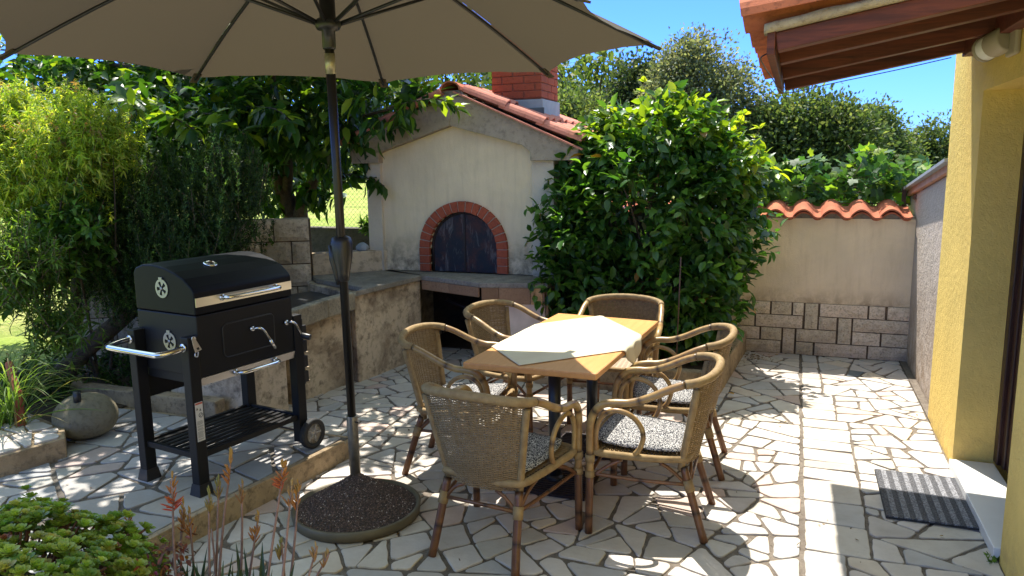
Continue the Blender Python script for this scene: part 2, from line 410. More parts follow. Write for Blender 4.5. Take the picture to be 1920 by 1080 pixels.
def clip_poly(poly, p, n):
    """keep the side where (q-p).n >= 0"""
    out = []; k = len(poly)
    for i in range(k):
        a, b_ = poly[i], poly[(i+1) % k]
        da = (a[0]-p[0])*n[0]+(a[1]-p[1])*n[1]; db = (b_[0]-p[0])*n[0]+(b_[1]-p[1])*n[1]
        if da >= 0: out.append(a)
        if (da >= 0) != (db >= 0):
            t = da/(da-db); out.append((a[0]+(b_[0]-a[0])*t, a[1]+(b_[1]-a[1])*t))
    return out
def area(p): return 0.5*sum(p[i][0]*p[(i+1) % len(p)][1]-p[(i+1) % len(p)][0]*p[i][1] for i in range(len(p)))
def crazy(poly, amax, rng, out):
    A = area(poly)
    lim = amax*rng.uniform(0.45, 1.5)
    if A < lim or A < 0.004: out.append(poly); return
    cx = sum(p[0] for p in poly)/len(poly); cyy = sum(p[1] for p in poly)/len(poly)
    sxx = sum((p[0]-cx)**2 for p in poly); syy = sum((p[1]-cyy)**2 for p in poly); sxy = sum((p[0]-cx)*(p[1]-cyy) for p in poly)
    th = 0.5*math.atan2(2*sxy, sxx-syy)
    a = th + rng.gauss(0, 0.34)
    n = (math.cos(a), math.sin(a))
    s = math.sqrt(A)*0.16
    p = (cx+rng.uniform(-s, s), cyy+rng.uniform(-s, s))
    A1 = clip_poly(poly, p, n); A2 = clip_poly(poly, p, (-n[0], -n[1]))
    if len(A1) < 3 or len(A2) < 3: out.append(poly); return
    crazy(A1, amax, rng, out); crazy(A2, amax, rng, out)
def inset(poly, rng, g):
    """shrink a convex polygon by a different width on each edge"""
    q = list(poly); k = len(poly)
    for i in range(k):
        a, b_ = poly[i], poly[(i+1) % k]; dx, dy = b_[0]-a[0], b_[1]-a[1]; L = math.hypot(dx, dy)
        if L < 1e-5: continue
        w_ = g*rng.uniform(0.45, 1.35); tilt = rng.gauss(0, 0.035)
        nx_, ny_ = -dy/L, dx/L
        n = (nx_*math.cos(tilt)-ny_*math.sin(tilt), nx_*math.sin(tilt)+ny_*math.cos(tilt))
        mid = ((a[0]+b_[0])/2+nx_*w_, (a[1]+b_[1])/2+ny_*w_)
        q = clip_poly(q, mid, n)
        if len(q) < 3: return None
    # cut off sharp corners
    for t in range(2):
        k = len(q); best = None
        for i in range(k):
            a, b_, c = q[i-1], q[i], q[(i+1) % k]
            u = (a[0]-b_[0], a[1]-b_[1]); v_ = (c[0]-b_[0], c[1]-b_[1]); lu = math.hypot(*u); lv = math.hypot(*v_)
            if lu < 1e-6 or lv < 1e-6: continue
            co = (u[0]*v_[0]+u[1]*v_[1])/(lu*lv)
            if co > 0.25 and (best is None or co > best[0]): best = (co, i, u, v_, lu, lv)
        if best and rng.random() < 0.8:
            _, i, u, v_, lu, lv = best; d = min(0.035*rng.uniform(0.5, 1.3), lu*0.4, lv*0.4); b_ = q[i]
            q = q[:i]+[(b_[0]+u[0]/lu*d, b_[1]+u[1]/lu*d), (b_[0]+v_[0]/lv*d*rng.uniform(0.6, 1), b_[1]+v_[1]/lv*d)]+q[i+1:]
    return q
def rough_edge(q, rng):
    """chipped natural edges: subdivide each edge and wobble it, rounding the corners a little"""
    out = []; k = len(q)
    for i in range(k):
        a, b_ = q[i], q[(i+1) % k]; dx, dy = b_[0]-a[0], b_[1]-a[1]; L = math.hypot(dx, dy)
        if L < 0.004: continue
        nx_, ny_ = -dy/L, dx/L; r = min(0.009, L*0.25)/L
        m = max(2, int(L/0.035))
        for j in range(m+1):
            t = r + (1-2*r)*j/m
            o = rng.gauss(0, 0.0016) if 0 < j < m else 0
            out.append((a[0]+dx*t+nx_*o, a[1]+dy*t+ny_*o))
    return out
def paving(name, regions, z, seed, amax=0.041, g=0.009, thick=0.012, light=1.0, parent=None, grey=False):
    rng = random.Random(seed); mb = MB()
    for reg in regions:
        cells = []; crazy(reg, amax, rng, cells)
        for c in cells:
            small = area(c) < 0.006
            q = inset(c, rng, g)
            if not q or area(q) < 0.0008: continue
            q = rough_edge(q, rng)
            if len(q) < 3: continue
            r = rng.random()
            if r < 0.009: col = (0.13*light, 0.16*light, 0.18*light)
            elif r < 0.09: col = (0.56, 0.43, 0.36)
            elif r < 0.24: col = (0.47, 0.45, 0.425)
            elif r < 0.30: col = (0.62, 0.53, 0.42)
            else:
                k = rng.uniform(0.80, 1.08); col = (0.60*k, 0.545*k, 0.48*k*rng.uniform(0.95, 1.05))
            if grey: col = (col[0]*0.66, col[1]*0.70, col[2]*0.76)
            n = len(q); dz = rng.uniform(-0.0015, 0.0015); tx, ty = rng.gauss(0, 0.004), rng.gauss(0, 0.004)
            cx = sum(p[0] for p in q)/n; cyy = sum(p[1] for p in q)/n
            top = [(x, y, z+dz+tx*(x-cx)+ty*(y-cyy)) for x, y in q]
            bv = 0.003
            ins = []
            for x, y in q:
                L = math.hypot(x-cx, y-cyy) or 1; s_ = max(0, 1-bv/L); ins.append((cx+(x-cx)*s_, cyy+(y-cyy)*s_, 0))
            v = [(x, y, z-thick) for x, y in q] + [(p[0], p[1], p[2]-0.0025) for p in top] + [(i_[0], i_[1], p[2]) for i_, p in zip(ins, top)]
            f = [(i, (i+1) % n, n+(i+1) % n, n+i) for i in range(n)] + [(n+i, n+(i+1) % n, 2*n+(i+1) % n, 2*n+i) for i in range(n)] + [tuple(range(2*n, 3*n))]
            mb.add(v, f, col=col)
    return mb.build(name, MAT['stone'], parent)

def rect(x0, x1, y0, y1): return [(x0, y0), (x1, y0), (x1, y1), (x0, y1)]
JX = 0.095
# main terrace, split along the straight joint; each side begins with a column of squarer stones
g_ = MB(); g_.box(-4.9, 0.955, -1.5, 7.2, -0.3, -0.008); g_.box(0.899, 0.96, 5.5, 7.2, -0.007, 0.006)
o = g_.build('patio_bed', MAT['grout']); o['kind'] = 'structure'
rr = random.Random(3); right = []; border = []; yy = -1.2
while yy < 7.2:
    wd = rr.uniform(0.11, 0.32); y0 = yy
    for q in range(rr.randint(2, 4)):
        h = rr.uniform(0.10, 0.32); y1 = min(7.2, yy+h)
        if y1 > yy: border.append([(JX+0.004, yy), (JX+wd, yy+rr.uniform(-.012, .012)), (JX+wd, y1), (JX+0.004, y1)])
        yy = y1
    right.append(rect(JX+wd, 0.9, y0, yy))
o = paving('patio_paving', [rect(-4.6, JX-0.006, -1.2, 7.2)]+right, 0.0, 7); o['kind'] = 'structure'
o = paving('patio_border_paving', border, 0.0, 9, amax=0.2, g=0.007); o['kind'] = 'structure'

# raised terrace under the barbecue with its kerb
PL = [(-2.72, 1.2), (-2.60, 2.55), (-2.46, 3.70), (-2.44, 3.82), (-4.9, 3.82), (-4.9, 1.2)]
mb = MB(); mb.prism([(-2.735, 1.2), (-2.615, 2.55), (-2.475, 3.70), (-2.46, 3.81), (-4.9, 3.81), (-4.9, 1.2)], -0.02, 0.106)
o = mb.build('terrace_step', MAT['kerb'], bevel=0.006); o['kind'] = 'structure'
mb = MB(); mb.prism([(-2.768, 1.2), (-2.65, 2.55), (-2.51, 3.70), (-2.50, 3.77), (-4.88, 3.77), (-4.88, 1.2)], 0.10, 0.112)
o = mb.build('terrace_bed', m_dirtystone('dark_grout', (0.16, 0.14, 0.12), (0.06, 0.052, 0.045), (0.11, 0.095, 0.08), 9, bumpd=0.01)); o['kind'] = 'structure'
def inpoly(poly): return poly
o = paving('terrace_paving', [[(-4.6, 1.2), (-2.772, 1.2), (-2.655, 2.55), (-2.515, 3.70), (-2.52, 3.76), (-4.6, 3.76)]], 0.12, 21, amax=0.085, g=0.013, light=1.2, grey=True); o['kind'] = 'structure'
mb = MB()
mb.bar((-2.752, 1.2, 0.112), (-2.634, 2.55, 0.112), 0.035, 0.02); mb.bar((-2.634, 2.552, 0.1122), (-2.494, 3.70, 0.1122), 0.035, 0.02)
o = mb.build('terrace_kerb', MAT['kerb'], bevel=0.004); o['kind'] = 'structure'
# planted bed on the left behind the terrace
mb = MB(); v = []; f = []
for j in range(26):
    for i in range(18):
        x = -9+ i*0.275; y = 0.6+j*0.27
        z = 0.13 + 0.06*mnoise.noise(Vector((x*1.5, y*1.5, 2)))
        v.append((x, y, z))
for j in range(25):
    for i in range(17):
        x, y = v[j*18+i][0], v[j*18+i][1]
        if (x > -4.6 and y < 3.6) or x < -6.0: continue
        f.append((j*18+i, j*18+i+1, (j+1)*18+i+1, (j+1)*18+i))
mb.add(v, f); o = mb.build('flower_bed_soil', MAT['soil'], smooth=True); o['kind'] = 'structure'

# ------------------------------------------------------------------ HOUSE (right)
hs = thing('yellow_house', 'yellow rendered house wall with a recessed brown doorway', 'house', (0.9, 4.2, 0), world=True)
mb = MB()
mb.box(0.9, 1.4, 4.74, 5.62, -0.05, 3.4)          # beyond the doorway
mb.box(0.9, 1.4, -1.5, 3.62, -0.05, 3.4)          # near side
mb.box(0.9, 1.4, 3.62, 4.74, 2.095, 3.4)          # above the doorway
mb.box(1.16, 1.4, 3.62, 4.74, -0.05, 2.095)
mb.build('wall', MAT['yellow'], hs)
mb = MB(); mb.box(1.098, 1.16, 4.66, 4.737, 0.06, 2.09); mb.box(1.098, 1.16, 3.623, 3.70, 0.06, 2.09); mb.box(1.0985, 1.16, 3.70, 4.66, 2.02, 2.09)
mb.box(1.118, 1.16, 4.60, 4.66, 0.06, 2.02)
fr = mb.build('door_frame', MAT['frame'], hs, bevel=0.006)
mb = MB(); mb.box(1.13, 1.16, 3.70, 4.60, 0.06, 2.02); mb.box(1.122, 1.13, 3.86, 4.45, 0.25, 0.9); mb.box(1.122, 1.13, 3.86, 4.45, 1.05, 1.9)
mb.build('door', MAT['frame'], hs, bevel=0.01)
mb = MB(); mb.tube([(1.09, 3.80, 1.05), (1.06, 3.80, 1.05), (1.06, 3.92, 1.05)], 0.008); mb.build('door_handle', MAT['chrome'], hs)
mb = MB(); mb.box(0.878, 1.10, 3.64, 4.715, 0.0, 0.052); mb.build('doorstep', MAT['marble'], hs, bevel=0.004)

# neighbouring low building (grey roughcast)
sh = thing('grey_roughcast_shed', 'low grey roughcast shed wall with a sloping roof edge, beside the yellow house', 'shed', (0.95, 6.5, 0), world=True)
mb = MB()
mb.add([(0.95, 5.62, -0.05), (0.95, 9.0, -0.05), (0.95, 9.0, 1.23), (0.95, 5.62, 1.66), (1.9, 5.62, -0.05), (1.9, 9.0, -0.05), (1.9, 9.0, 1.23), (1.9, 5.62, 1.66)],
       [(0, 3, 2, 1), (4, 5, 6, 7), (0, 4, 7, 3), (1, 2, 6, 5), (3, 7, 6, 2), (0, 1, 5, 4)])
mb.build('wall', MAT['greyplaster'], sh)
mb = MB(); mb.bar((1.45, 5.62, 1.695), (1.45, 7.62, 1.436), 1.06, 0.05); mb.build('roof_board', m_plain('pink_fascia', (0.50, 0.27, 0.20), 0.8, 0, 10, 0.15), sh)
mb = MB(); mb.bar((1.43, 5.62, 1.733), (1.43, 7.72, 1.461), 1.10, 0.022); mb.build('roof_sheet', m_plain('roof_sheet_grey', (0.30, 0.33, 0.38), 0.6, 0, 12, 0.12), sh)
mb = MB(); mb.box(0.93, 0.96, 7.24, 7.32, 1.40, 1.44); mb.build('bracket', MAT['fenceposts'], sh)

# canopy over the door
cp = thing('door_canopy', 'tiled wooden canopy over the house door', 'canopy', (0.9, 4.0, 2.2), world=True)
X0, X1 = -0.10, 0.9; Z0, Z1 = 2.158, 2.335                 # rafter undersides
sl = (Z1-Z0)/(X1-X0)
for i, y in enumerate((3.20, 3.62, 4.28, 4.965)):
    mb = MB(); mb.bar((X0, y, Z0+0.035), (X1-0.001*i, y, Z1+0.035), 0.075, 0.07, up=(-sl, 0, 1))
    mb.build('rafter', MAT['beam'], cp, bevel=0.004)
mb = MB(); mb.bar((0.865, 3.125, Z1+0.012), (0.865, 5.0, Z1+0.012), 0.07, 0.09); mb.build('wall_plate', MAT['beam'], cp, bevel=0.004)
mb = MB(); mb.bar((X0-0.018, 3.15, Z0+0.03), (X0-0.018, 5.01, Z0+0.03), 0.03, 0.09); mb.build('fascia_board', MAT['beam'], cp, bevel=0.003)
mb = MB()
yb = 3.15
while yb < 4.9:
    mb.bar((X0-0.03, yb+0.048, Z0+0.071+0.008), (X1, yb+0.048, Z1+0.071+0.008), 0.094, 0.014, up=(-sl, 0, 1)); yb += 0.0985
mb.build('roof_boards', _wood('dark_board', (0.09, 0.025, 0.014), (0.04, 0.012, 0.008)), cp)
mb = MB(); rg = random.Random(4)
n_ = 40; v = []; f = []
for i in range(n_+1):                                       # ragged mortar bedding under the verge tiles
    t = i/n_; x = X0-0.045 + t*(X1-X0+0.04); z = Z0+0.072 + sl*(x-X0)
    d = 0.012*mnoise.noise(Vector((x*8, 1, 0)))
    ring = [(3.135+d, z), (3.125+d*2, z+0.018), (3.14, z+0.036+d*0.5), (3.21, z+0.04), (3.21, z-0.0)]
    v += [(x, a, b_) for a, b_ in ring]
for i in range(n_):
    for k in range(5): f.append((i*5+k, i*5+(k+1) % 5, (i+1)*5+(k+1) % 5, (i+1)*5+k))
f.append((4, 3, 2, 1, 0)); f.append(tuple(n_*5+k for k in range(5)))
mb.add(v, f); mb.build('verge_mortar', m_dirtystone('verge_mortar', (0.50, 0.42, 0.30), (0.22, 0.17, 0.12), (0.4, 0.33, 0.23), 10), cp, smooth=True)
def barrel_roof(mb, org, down, across, ncol, pitch, nrow, tl, r=None, lift=0.03, rng=None, seg=8, cover=True, jit=0.004):
    """rows of half-round tiles: org = ridge corner, down = unit vector to the eave, across = unit vector along the eave"""
    down = Vector(down).normalized(); across = Vector(across).normalized(); nn = across.cross(down)
    if nn.z < 0: nn = -nn
    r = r or pitch*0.36; rng = rng or random.Random(1); org = Vector(org)
    for c in range(ncol):
        for k in range(nrow):
            o_ = org + across*(pitch*(c+0.5)+rng.uniform(-jit, jit)) + down*(tl*0.86*k+rng.uniform(-jit, jit)*2)
            for kind in ((0, 1) if cover else (0,)):
                oo = o_ + (across*pitch*0.5 if kind else Vector((0, 0, 0)))
                v = []; f = []
                for j, (t, rr_) in enumerate(((0, r*0.86), (tl, r))):
                    lf = lift*(0.35 if j == 0 else 0.95)
                    for th in (0, 0.013):
                        for s_ in range(seg+1):
                            a = PI*s_/seg
                            up = math.sin(a)*(rr_-th)
                            if kind: up = -up*0.75 + r*0.62
                            else: up = up + r*0.38
                            v.append(oo + down*t + across*(math.cos(a)*(rr_-th)) + nn*(up+lf))
                m = seg+1
                for s_ in range(seg):
                    f.append((s_, s_+1, 2*m+s_+1, 2*m+s_)); f.append((m+s_+1, m+s_, 3*m+s_, 3*m+s_+1))
                    f.append((s_+1, s_, m+s_, m+s_+1)); f.append((2*m+s_, 2*m+s_+1, 3*m+s_+1, 3*m+s_))
                f.append((0, 2*m, 3*m, m)); f.append((seg, m+seg, 3*m+seg, 2*m+seg))
                mb.add(v, f)
    return mb
mb = MB(); L = 1.25
dn = Vector((-1, 0, -sl)).normalized()
barrel_roof(mb, (0.95, 3.05, Z0+0.088+sl*(0.95-X0)), dn, (0, 1, 0), 10, 0.208, 3, 0.434, rng=random.Random(2))
mb.build('roof_tiles', MAT['terracotta'], cp)
def smooth_path_(P):
    P = [Vector(p) for p in P]; P = [P[0]]+P+[P[-1]]; o = []
    for i in range(1, len(P)-2):
        for k in range(6):
            t = k/6; a, b_, c, d = P[i-1:i+3]; o.append(0.5*((2*b_)+(c-a)*t+(2*a-5*b_+4*c-d)*t*t+(3*b_-a-3*c+d)*t**3))
    return o+[P[-1]]
mb = MB(); mb.tube(smooth_path_([(-0.135, 3.3, 2.17), (-0.16, 3.28, 2.15), (-0.15, 3.4, 2.13), (-0.128, 3.9, 2.12), (-0.12, 4.5, 2.13), (-0.06, 5.01, 2.15), (0.2, 5.012, 2.198), (0.5, 5.012, 2.250), (0.78, 5.01, 2.304)]), 0.0028, 6)
mb.build('cable', MAT['blackplastic'], cp)

# wall lamp / motion sensor light
lp = thing('outdoor_wall_lamp', 'beige wall lamp with a white drum lens, above the doorway under the canopy', 'wall lamp', (0.9, 4.45, 2.30), world=True)
mb = MB(); mb.box(0.872, 0.899, 4.05, 4.21, 2.20, 2.36); mb.build('wall_plate', MAT['lampgrey'], lp, bevel=0.01)
mb = MB(); mb.tube([(0.871, 4.15, 2.285), (0.83, 4.25, 2.265)], 0.06, 24); mb.build('housing', MAT['lampgrey'], lp, bevel=0.008)
mb = MB(); mb.tube([(0.8295, 4.2512, 2.2647), (0.81, 4.298, 2.255)], 0.056, 24); mb.build('lens', MAT['white'], lp, bevel=0.006)
mb = MB(); mb.tube([(0.8095, 4.299, 2.2548), (0.804, 4.312, 2.252)], 0.059, 24); mb.build('rim', MAT['lampgrey'], lp)
sw = MB(); sw.box(0.884, 0.8995, 3.475, 3.555, 1.20, 1.32); sw.box(0.88, 0.884, 3.49, 3.54, 1.22, 1.30)
o = sw.build('door_bell_box', MAT['white'], bevel=0.003); tag(o, 'small white bell box on the yellow wall beside the doorway', 'doorbell')

# ------------------------------------------------------------------ DOORMAT
dm = thing('doormat', 'ribbed grey and black doormat lying in front of the marble step', 'doormat', (0.69, 4.21, 0.0), world=True)
mb = MB(); mb.box(0.478, 0.892, 3.905, 4.525, 0.004, 0.011); mb.build('backing', MAT['rubber'], dm)
b = NB('mat_pile'); v_ = b.pos(); n_ = b.noise(v_, 140, 3); 
nz = b.voro(b.pos((1, 1, 1)), 95)
b.set(b.mix(b.ramp(n_, [(0.4, 0), (0.6, 1)]), b.mix(1, b.attr(), (0.4, 0.4, 0.4), 'MULTIPLY'), b.attr()), 0.95, 0, b.bump(nz, 0.9, 0.006)); MAT['mat'] = b.m
mb = MB(); x = 0.482; k = 0
while x < 0.886:
    wdt = 0.0265 if k % 2 else 0.0265; c = (0.30, 0.30, 0.32) if k % 2 else (0.12, 0.12, 0.13)
    # scalloped ends
    n2 = 62; pts = []
    mb.box(x, x+wdt-0.001, 3.909, 4.521, 0.011, 0.0175 if k % 2 else 0.0155, col=c); x += wdt; k += 1
mb.build('pile', MAT['mat'], dm)

# ------------------------------------------------------------------ GARDEN WALL (back right)
GY = 7.179
gw = thing('garden_wall', 'cream plastered garden wall with a stone clad base and wavy terracotta coping', 'wall', (-0.4, GY, 0), world=True)
mb = MB(); mb.box(-2.4, 0.949, GY, GY+0.2, 0.478, 1.235); mb.build('plaster', MAT['wallcream'], gw)
mb = MB(); mb.box(-2.4, 0.949, GY+0.004, GY+0.2, -0.05, 0.478); mb.build('mortar_backing', MAT['mortar'], gw)
def X_(z): return -0.566+(z-75)*1.531/1100
rowh = 0.479/4
bl = []
for a, b_, r0, r1 in ((75,155,0,1),(160,350,0,1),(355,482,0,1),(487,556,0,1),(561,642,0,2),(650,930,0,1),(936,1030,0,1),(1040,1175,0,1),
                      (75,255,1,2),(260,552,1,2),(646,755,1,2),(762,842,1,3),(847,1172,1,2),
                      (75,290,2,3),(295,427,2,3),(432,508,2,4),(514,755,2,3),(847,1010,2,3),(1015,1170,2,3),
                      (140,424,3,4),(514,622,3,4),(628,938,3,4),(943,1172,3,4)):
    bl.append((X_(a), X_(b_), 0.479-r1*rowh, 0.479-r0*rowh))
rg = random.Random(11); x = -2.38
for r in range(4):
    x = -2.38
    while x < -0.6:
        wd = rg.uniform(0.12, 0.34); bl.append((x, min(x+wd, -0.57), 0.479-(r+1)*rowh, 0.479-r*rowh)); x += wd
mb = MB()
for a, b_, z0, z1 in bl:
    g = 0.0042; k = rg.uniform(0.85, 1.15); d = rg.uniform(0.016, 0.023)
    # split face with a slightly bulging, uneven front
    nxs = max(2, int((b_-a)/0.03)); nzs = max(2, int((z1-z0)/0.03)); v = []; f = []
    for j in range(nzs+1):
        for i in range(nxs+1):
            xx = a+g+(b_-a-2*g)*i/nxs; zz = z0+g+(z1-z0-2*g)*j/nzs
            ed = min(i, nxs-i, j, nzs-j); p = d if ed else 0.012
            v.append((xx, GY-p-(0.009*mnoise.noise(Vector((xx*18, zz*18, 3))) if ed else 0), zz))
    m = nxs+1
    for j in range(nzs):
        for i in range(nxs): f.append((j*m+i, j*m+i+1, (j+1)*m+i+1, (j+1)*m+i))
    mb.add(v, f, col=(k, k*rg.uniform(0.95, 1.0), k*rg.uniform(0.9, 1.0)))
    mb.box(a+g, b_-g, GY-0.008, GY+0.01, z0+g, z1-g, col=(k, k, k))
mb.build('stone_cladding', MAT['veneer'], gw, smooth=False)
# wavy S-tile coping, two layers
mb = MB()
def coping(mb, y0, y1, z0, z1, x0, pitch, n, th=0.014, amp=0.062):
    seg = 16; v = []; cols = []
    prof = []
    for i in range(n*seg+1):
        t = (i % seg)/seg
        # broad hump and a narrow trough
        h = math.sin(PI*min(t/0.70, 1.0))**0.8*amp if t < 0.70 else -0.010*math.sin(PI*(t-0.70)/0.30)
        prof.append((x0+pitch*i/seg, h))
    m = len(prof)
    for (y, z, sc) in ((y0, z0, 1.0), (y1, z1, 0.92)):
        for off in (0, -th):
            for x_, h in prof: v.append((x_, y, z+h*sc+off))
    f = []
    for i in range(m-1):
        f += [(i, i+1, 2*m+i+1, 2*m+i), (m+i+1, m+i, 3*m+i, 3*m+i+1), (m+i, m+i+1, i+1, i), (2*m+i, 2*m+i+1, 3*m+i+1, 3*m+i)]
    mb.add(v, f)
for q in range(13):
    px0 = 0.90-0.232*(q+1)+0.0
    dy = random.Random(q*7).uniform(-0.012, 0.012)
    coping(mb, GY-0.075+dy, GY+0.30+dy, 1.262+dy*0.3, 1.335, px0, 0.246, 1)
    coping(mb, GY-0.045+dy, GY+0.30, 1.246, 1.318, px0+0.012, 0.225, 1, amp=0.05)
mb.build('tile_coping', MAT['terracotta'], gw, smooth=False)
mb = MB(); mb.box(-2.4, 0.94, GY-0.0, GY+0.2, 1.2355, 1.26)
q = 0
for q in range(13):
    px0 = 0.90-0.232*(q+1); pts = [(px0+0.172*i/8, 1.255+0.045*math.sin(PI*i/8)) for i in range(9)]
    mb.prism_y(pts[::-1] + [(px0, 1.245), (px0+0.172, 1.245)], GY-0.012, GY+0.2)
mb.build('coping_mortar', MAT['concrete'], gw)

# ------------------------------------------------------------------ BREAD OVEN
OY = 6.28
ov = thing('brick_oven_house', 'outdoor oven house with gabled tile roof, brick arch and iron door', 'outdoor oven', (-2.85, 6.6, 0), world=True)
xl, xr = -3.64, -2.15
mb = MB()
# face wall with a true arched opening (built as strips round the arch)
ax, ri, zb, zc = -2.825, 0.335, 0.77, 0.99; zt = 1.325-zc   # arch centre, inner half width, springing
def archpts(rx, rz, n=20): return [(ax+rx*math.cos(PI*i/n), zc+rz*math.sin(PI*i/n)) for i in range(n+1)]
inner = [(ax+ri, zb)] + archpts(ri, zt) + [(ax-ri, zb)]
def outer_at(x_, z_):
    d = (x_-ax, z_-zc)
    # project on the wall outline (gable)
    L = 5
    p = [(xr, 0.77), (xr, 1.88), (-2.88, 2.13), (xl, 1.86), (xl, 0.77)]
    best = None
    for i in range(4):
        a, b_ = p[i], p[i+1]; ex, ez = b_[0]-a[0], b_[1]-a[1]; den = d[0]*ez-d[1]*ex
        if abs(den) < 1e-9: continue
        t = ((a[0]-ax)*ez-(a[1]-zc)*ex)/den; s_ = ((a[0]-ax)*d[1]-(a[1]-zc)*d[0])/den
        if t > 0 and -1e-6 <= s_ <= 1+1e-6 and (best is None or t < best): best = t
    if best is None: return (x_, z_)
    return (ax+d[0]*best, zc+d[1]*best)
outr = [outer_at(*q) for q in inner]; outr[0] = (xr, zb); outr[-1] = (xl, zb)
n = len(inner); v = [(a, OY, b_) for a, b_ in inner]+[(a, OY, b_) for a, b_ in outr]
f = [(i, n+i, n+i+1, i+1) for i in range(n-1)]
# gable corners not hit by rays
v += [(-2.88, OY, 2.13), (xl, OY, 1.86), (xr, OY, 1.88)]
mb.add(v, f)
def corner_fill(c):
    bi = min(range(n-1), key=lambda i: math.hypot(outr[i][0]-c[0], outr[i][1]-c[1])+math.hypot(outr[i+1][0]-c[0], outr[i+1][1]-c[1]))
    a, b_ = outr[bi], outr[bi+1]
    mb.add([(a[0], OY, a[1]), (c[0], OY, c[1]), (b_[0], OY, b_[1])], [(0, 1, 2)])
for c in ((-2.88, 2.13), (xl, 1.86), (xr, 1.88)): corner_fill(c)
for i in range(n-1):      # reveal
    a, b_ = inner[i], inner[i+1]; mb.add([(a[0], OY, a[1]), (b_[0], OY, b_[1]), (b_[0], OY+0.3, b_[1]), (a[0], OY+0.3, a[1])], [(0, 1, 2, 3)])
mb.build('front_wall', MAT['cream'], ov)
mb = MB()
mb.box(-3.79, -3.641, 6.245, 7.5, 0.0, 1.80); mb.box(-2.149, -1.955, 6.245, 7.5, 0.0, 1.80)
mb.box(-3.62, -2.17, 7.3, 7.5, 0.0, 1.9)
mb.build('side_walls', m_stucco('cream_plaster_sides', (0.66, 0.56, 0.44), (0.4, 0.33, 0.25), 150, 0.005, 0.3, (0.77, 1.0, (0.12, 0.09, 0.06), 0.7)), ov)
# raked concrete band (outer gable outline minus inner)
mb = MB()
inn = [(-3.63, 1.765), (-3.63, 1.862), (-2.90, 2.085), (-2.22, 1.902), (-2.15, 1.84), (-2.15, 1.765)]
out_ = [(-3.93, 1.765), (-3.93, 1.93), (-2.86, 2.375), (-1.74, 1.865), (-1.73, 1.765)]
mb.prism_y([(-3.93, 1.768), (-3.63, 1.768), (-3.63, 1.862), (-2.90, 2.085), (-2.86, 2.375), (-3.93, 1.93)], 6.20, 6.3)
mb.prism_y([(-2.8995, 2.085), (-2.22, 1.902), (-2.15, 1.84), (-2.15, 1.768), (-1.72, 1.768), (-1.72, 1.865), (-2.8595, 2.375)], 6.2005, 6.3)
mb.prism_y([(-3.93, 1.86), (-2.86, 2.305), (-2.86, 2.36), (-3.93, 1.915)], 6.3005, 7.6)
mb.prism_y([(-2.8595, 2.305), (-1.72, 1.80), (-1.72, 1.85), (-2.8595, 2.36)], 6.3005, 7.6)
mb.build('gable_band', m_dirtystone('grey_render_band', (0.40, 0.33, 0.255), (0.21, 0.17, 0.13), (0.30, 0.245, 0.19), 4, (0.4, 0.7), 0.008), ov, bevel=0.006)
# brick arch
mb = MB(); ro = 0.435; zo = 1.42-zc; rg = random.Random(8)
nb = 17
for i in range(nb):
    a0 = PI*(i+0.07)/nb; a1 = PI*(i+0.93)/nb; v = []
    pr = rg.uniform(0.0, 0.006)
    for y in (OY-0.035-pr, OY+0.05):
        for a, rx, rz in ((a0, ri, zt), (a0, ro, zo), (a1, ro, zo), (a1, ri, zt)):
            v.append((ax+rx*math.cos(a), y, zc+rz*math.sin(a)))
    mb.add(v, [(0, 1, 2, 3), (7, 6, 5, 4), (0, 4, 5, 1), (1, 5, 6, 2), (2, 6, 7, 3), (3, 7, 4, 0)])
for s_ in (-1, 1):
    for k in range(3):
        z0 = 0.775+k*0.0735; x0_, x1_ = sorted((ax+s_*ri, ax+s_*ro))
        mb.box(x0_, x1_, OY-0.036-rg.uniform(0, .005), OY+0.05, z0, z0+0.066)
mb.build('arch_bricks', MAT['brick'], ov, bevel=0.003)
mb = MB()
for i in range(24):
    a0 = PI*i/24; a1 = PI*(i+1)/24; v = []
    for y in (OY-0.028, OY+0.04):
        for a, rx, rz in ((a0, ri+.003, zt+.003), (a0, ro-.004, zo-.004), (a1, ro-.004, zo-.004), (a1, ri+.003, zt+.003)): v.append((ax+rx*math.cos(a), y, zc+rz*math.sin(a)))
    mb.add(v, [(0, 1, 2, 3), (0, 4, 5, 1), (2, 6, 7, 3), (3, 7, 4, 0)])
for s_ in (-1, 1):
    x0_, x1_ = sorted((ax+s_*(ri+.003), ax+s_*(ro-.004))); mb.box(x0_, x1_, OY-0.028, OY+0.04, 0.772, 0.99)
mb.build('arch_mortar', MAT['brickmortar'], ov)
# iron door with its frame strip and rust
b = NB('sooty_iron'); v_ = b.pos((9, 9, 2.2)); n1 = b.noise(v_, 1.6, 8, 0.7, 0.6); n2 = b.noise(b.pos((1, 1, 0.9)), 6, 8, 0.75)
c = b.mix(b.ramp(n2, [(0.45, 0), (0.62, 1)]), (0.012, 0.015, 0.024), (0.065, 0.022, 0.018))
c = b.mix(b.math('MULTIPLY', b.ramp(n1, [(0.54, 0), (0.68, 1)]), 0.65), c, (0.25, 0.23, 0.22))
b.set(c, 0.6, 0.2, b.bump(n1, 0.4, 0.005)); MAT['iron'] = b.m
mb = MB(); di = [(ax+(x_-ax)*0.965, zc+(z_-zc)*0.965) for x_, z_ in inner]; di[0] = (di[0][0], zb); di[-1] = (di[-1][0], zb)
mb.prism_y(di, OY+0.03, OY+0.045)
dr = mb.build('oven_door', MAT['iron'], ov)
mb = MB(); mb.tube([(a, OY+0.026, b_) for a, b_ in di], 0.012, 8)
mb.build('door_rim', MAT['castiron'], dr)
mb = MB(); mb.box(ax-0.012, ax+0.006, OY+0.02, OY+0.034, 0.78, 1.31); mb.build('door_strap', MAT['castiron'], dr)
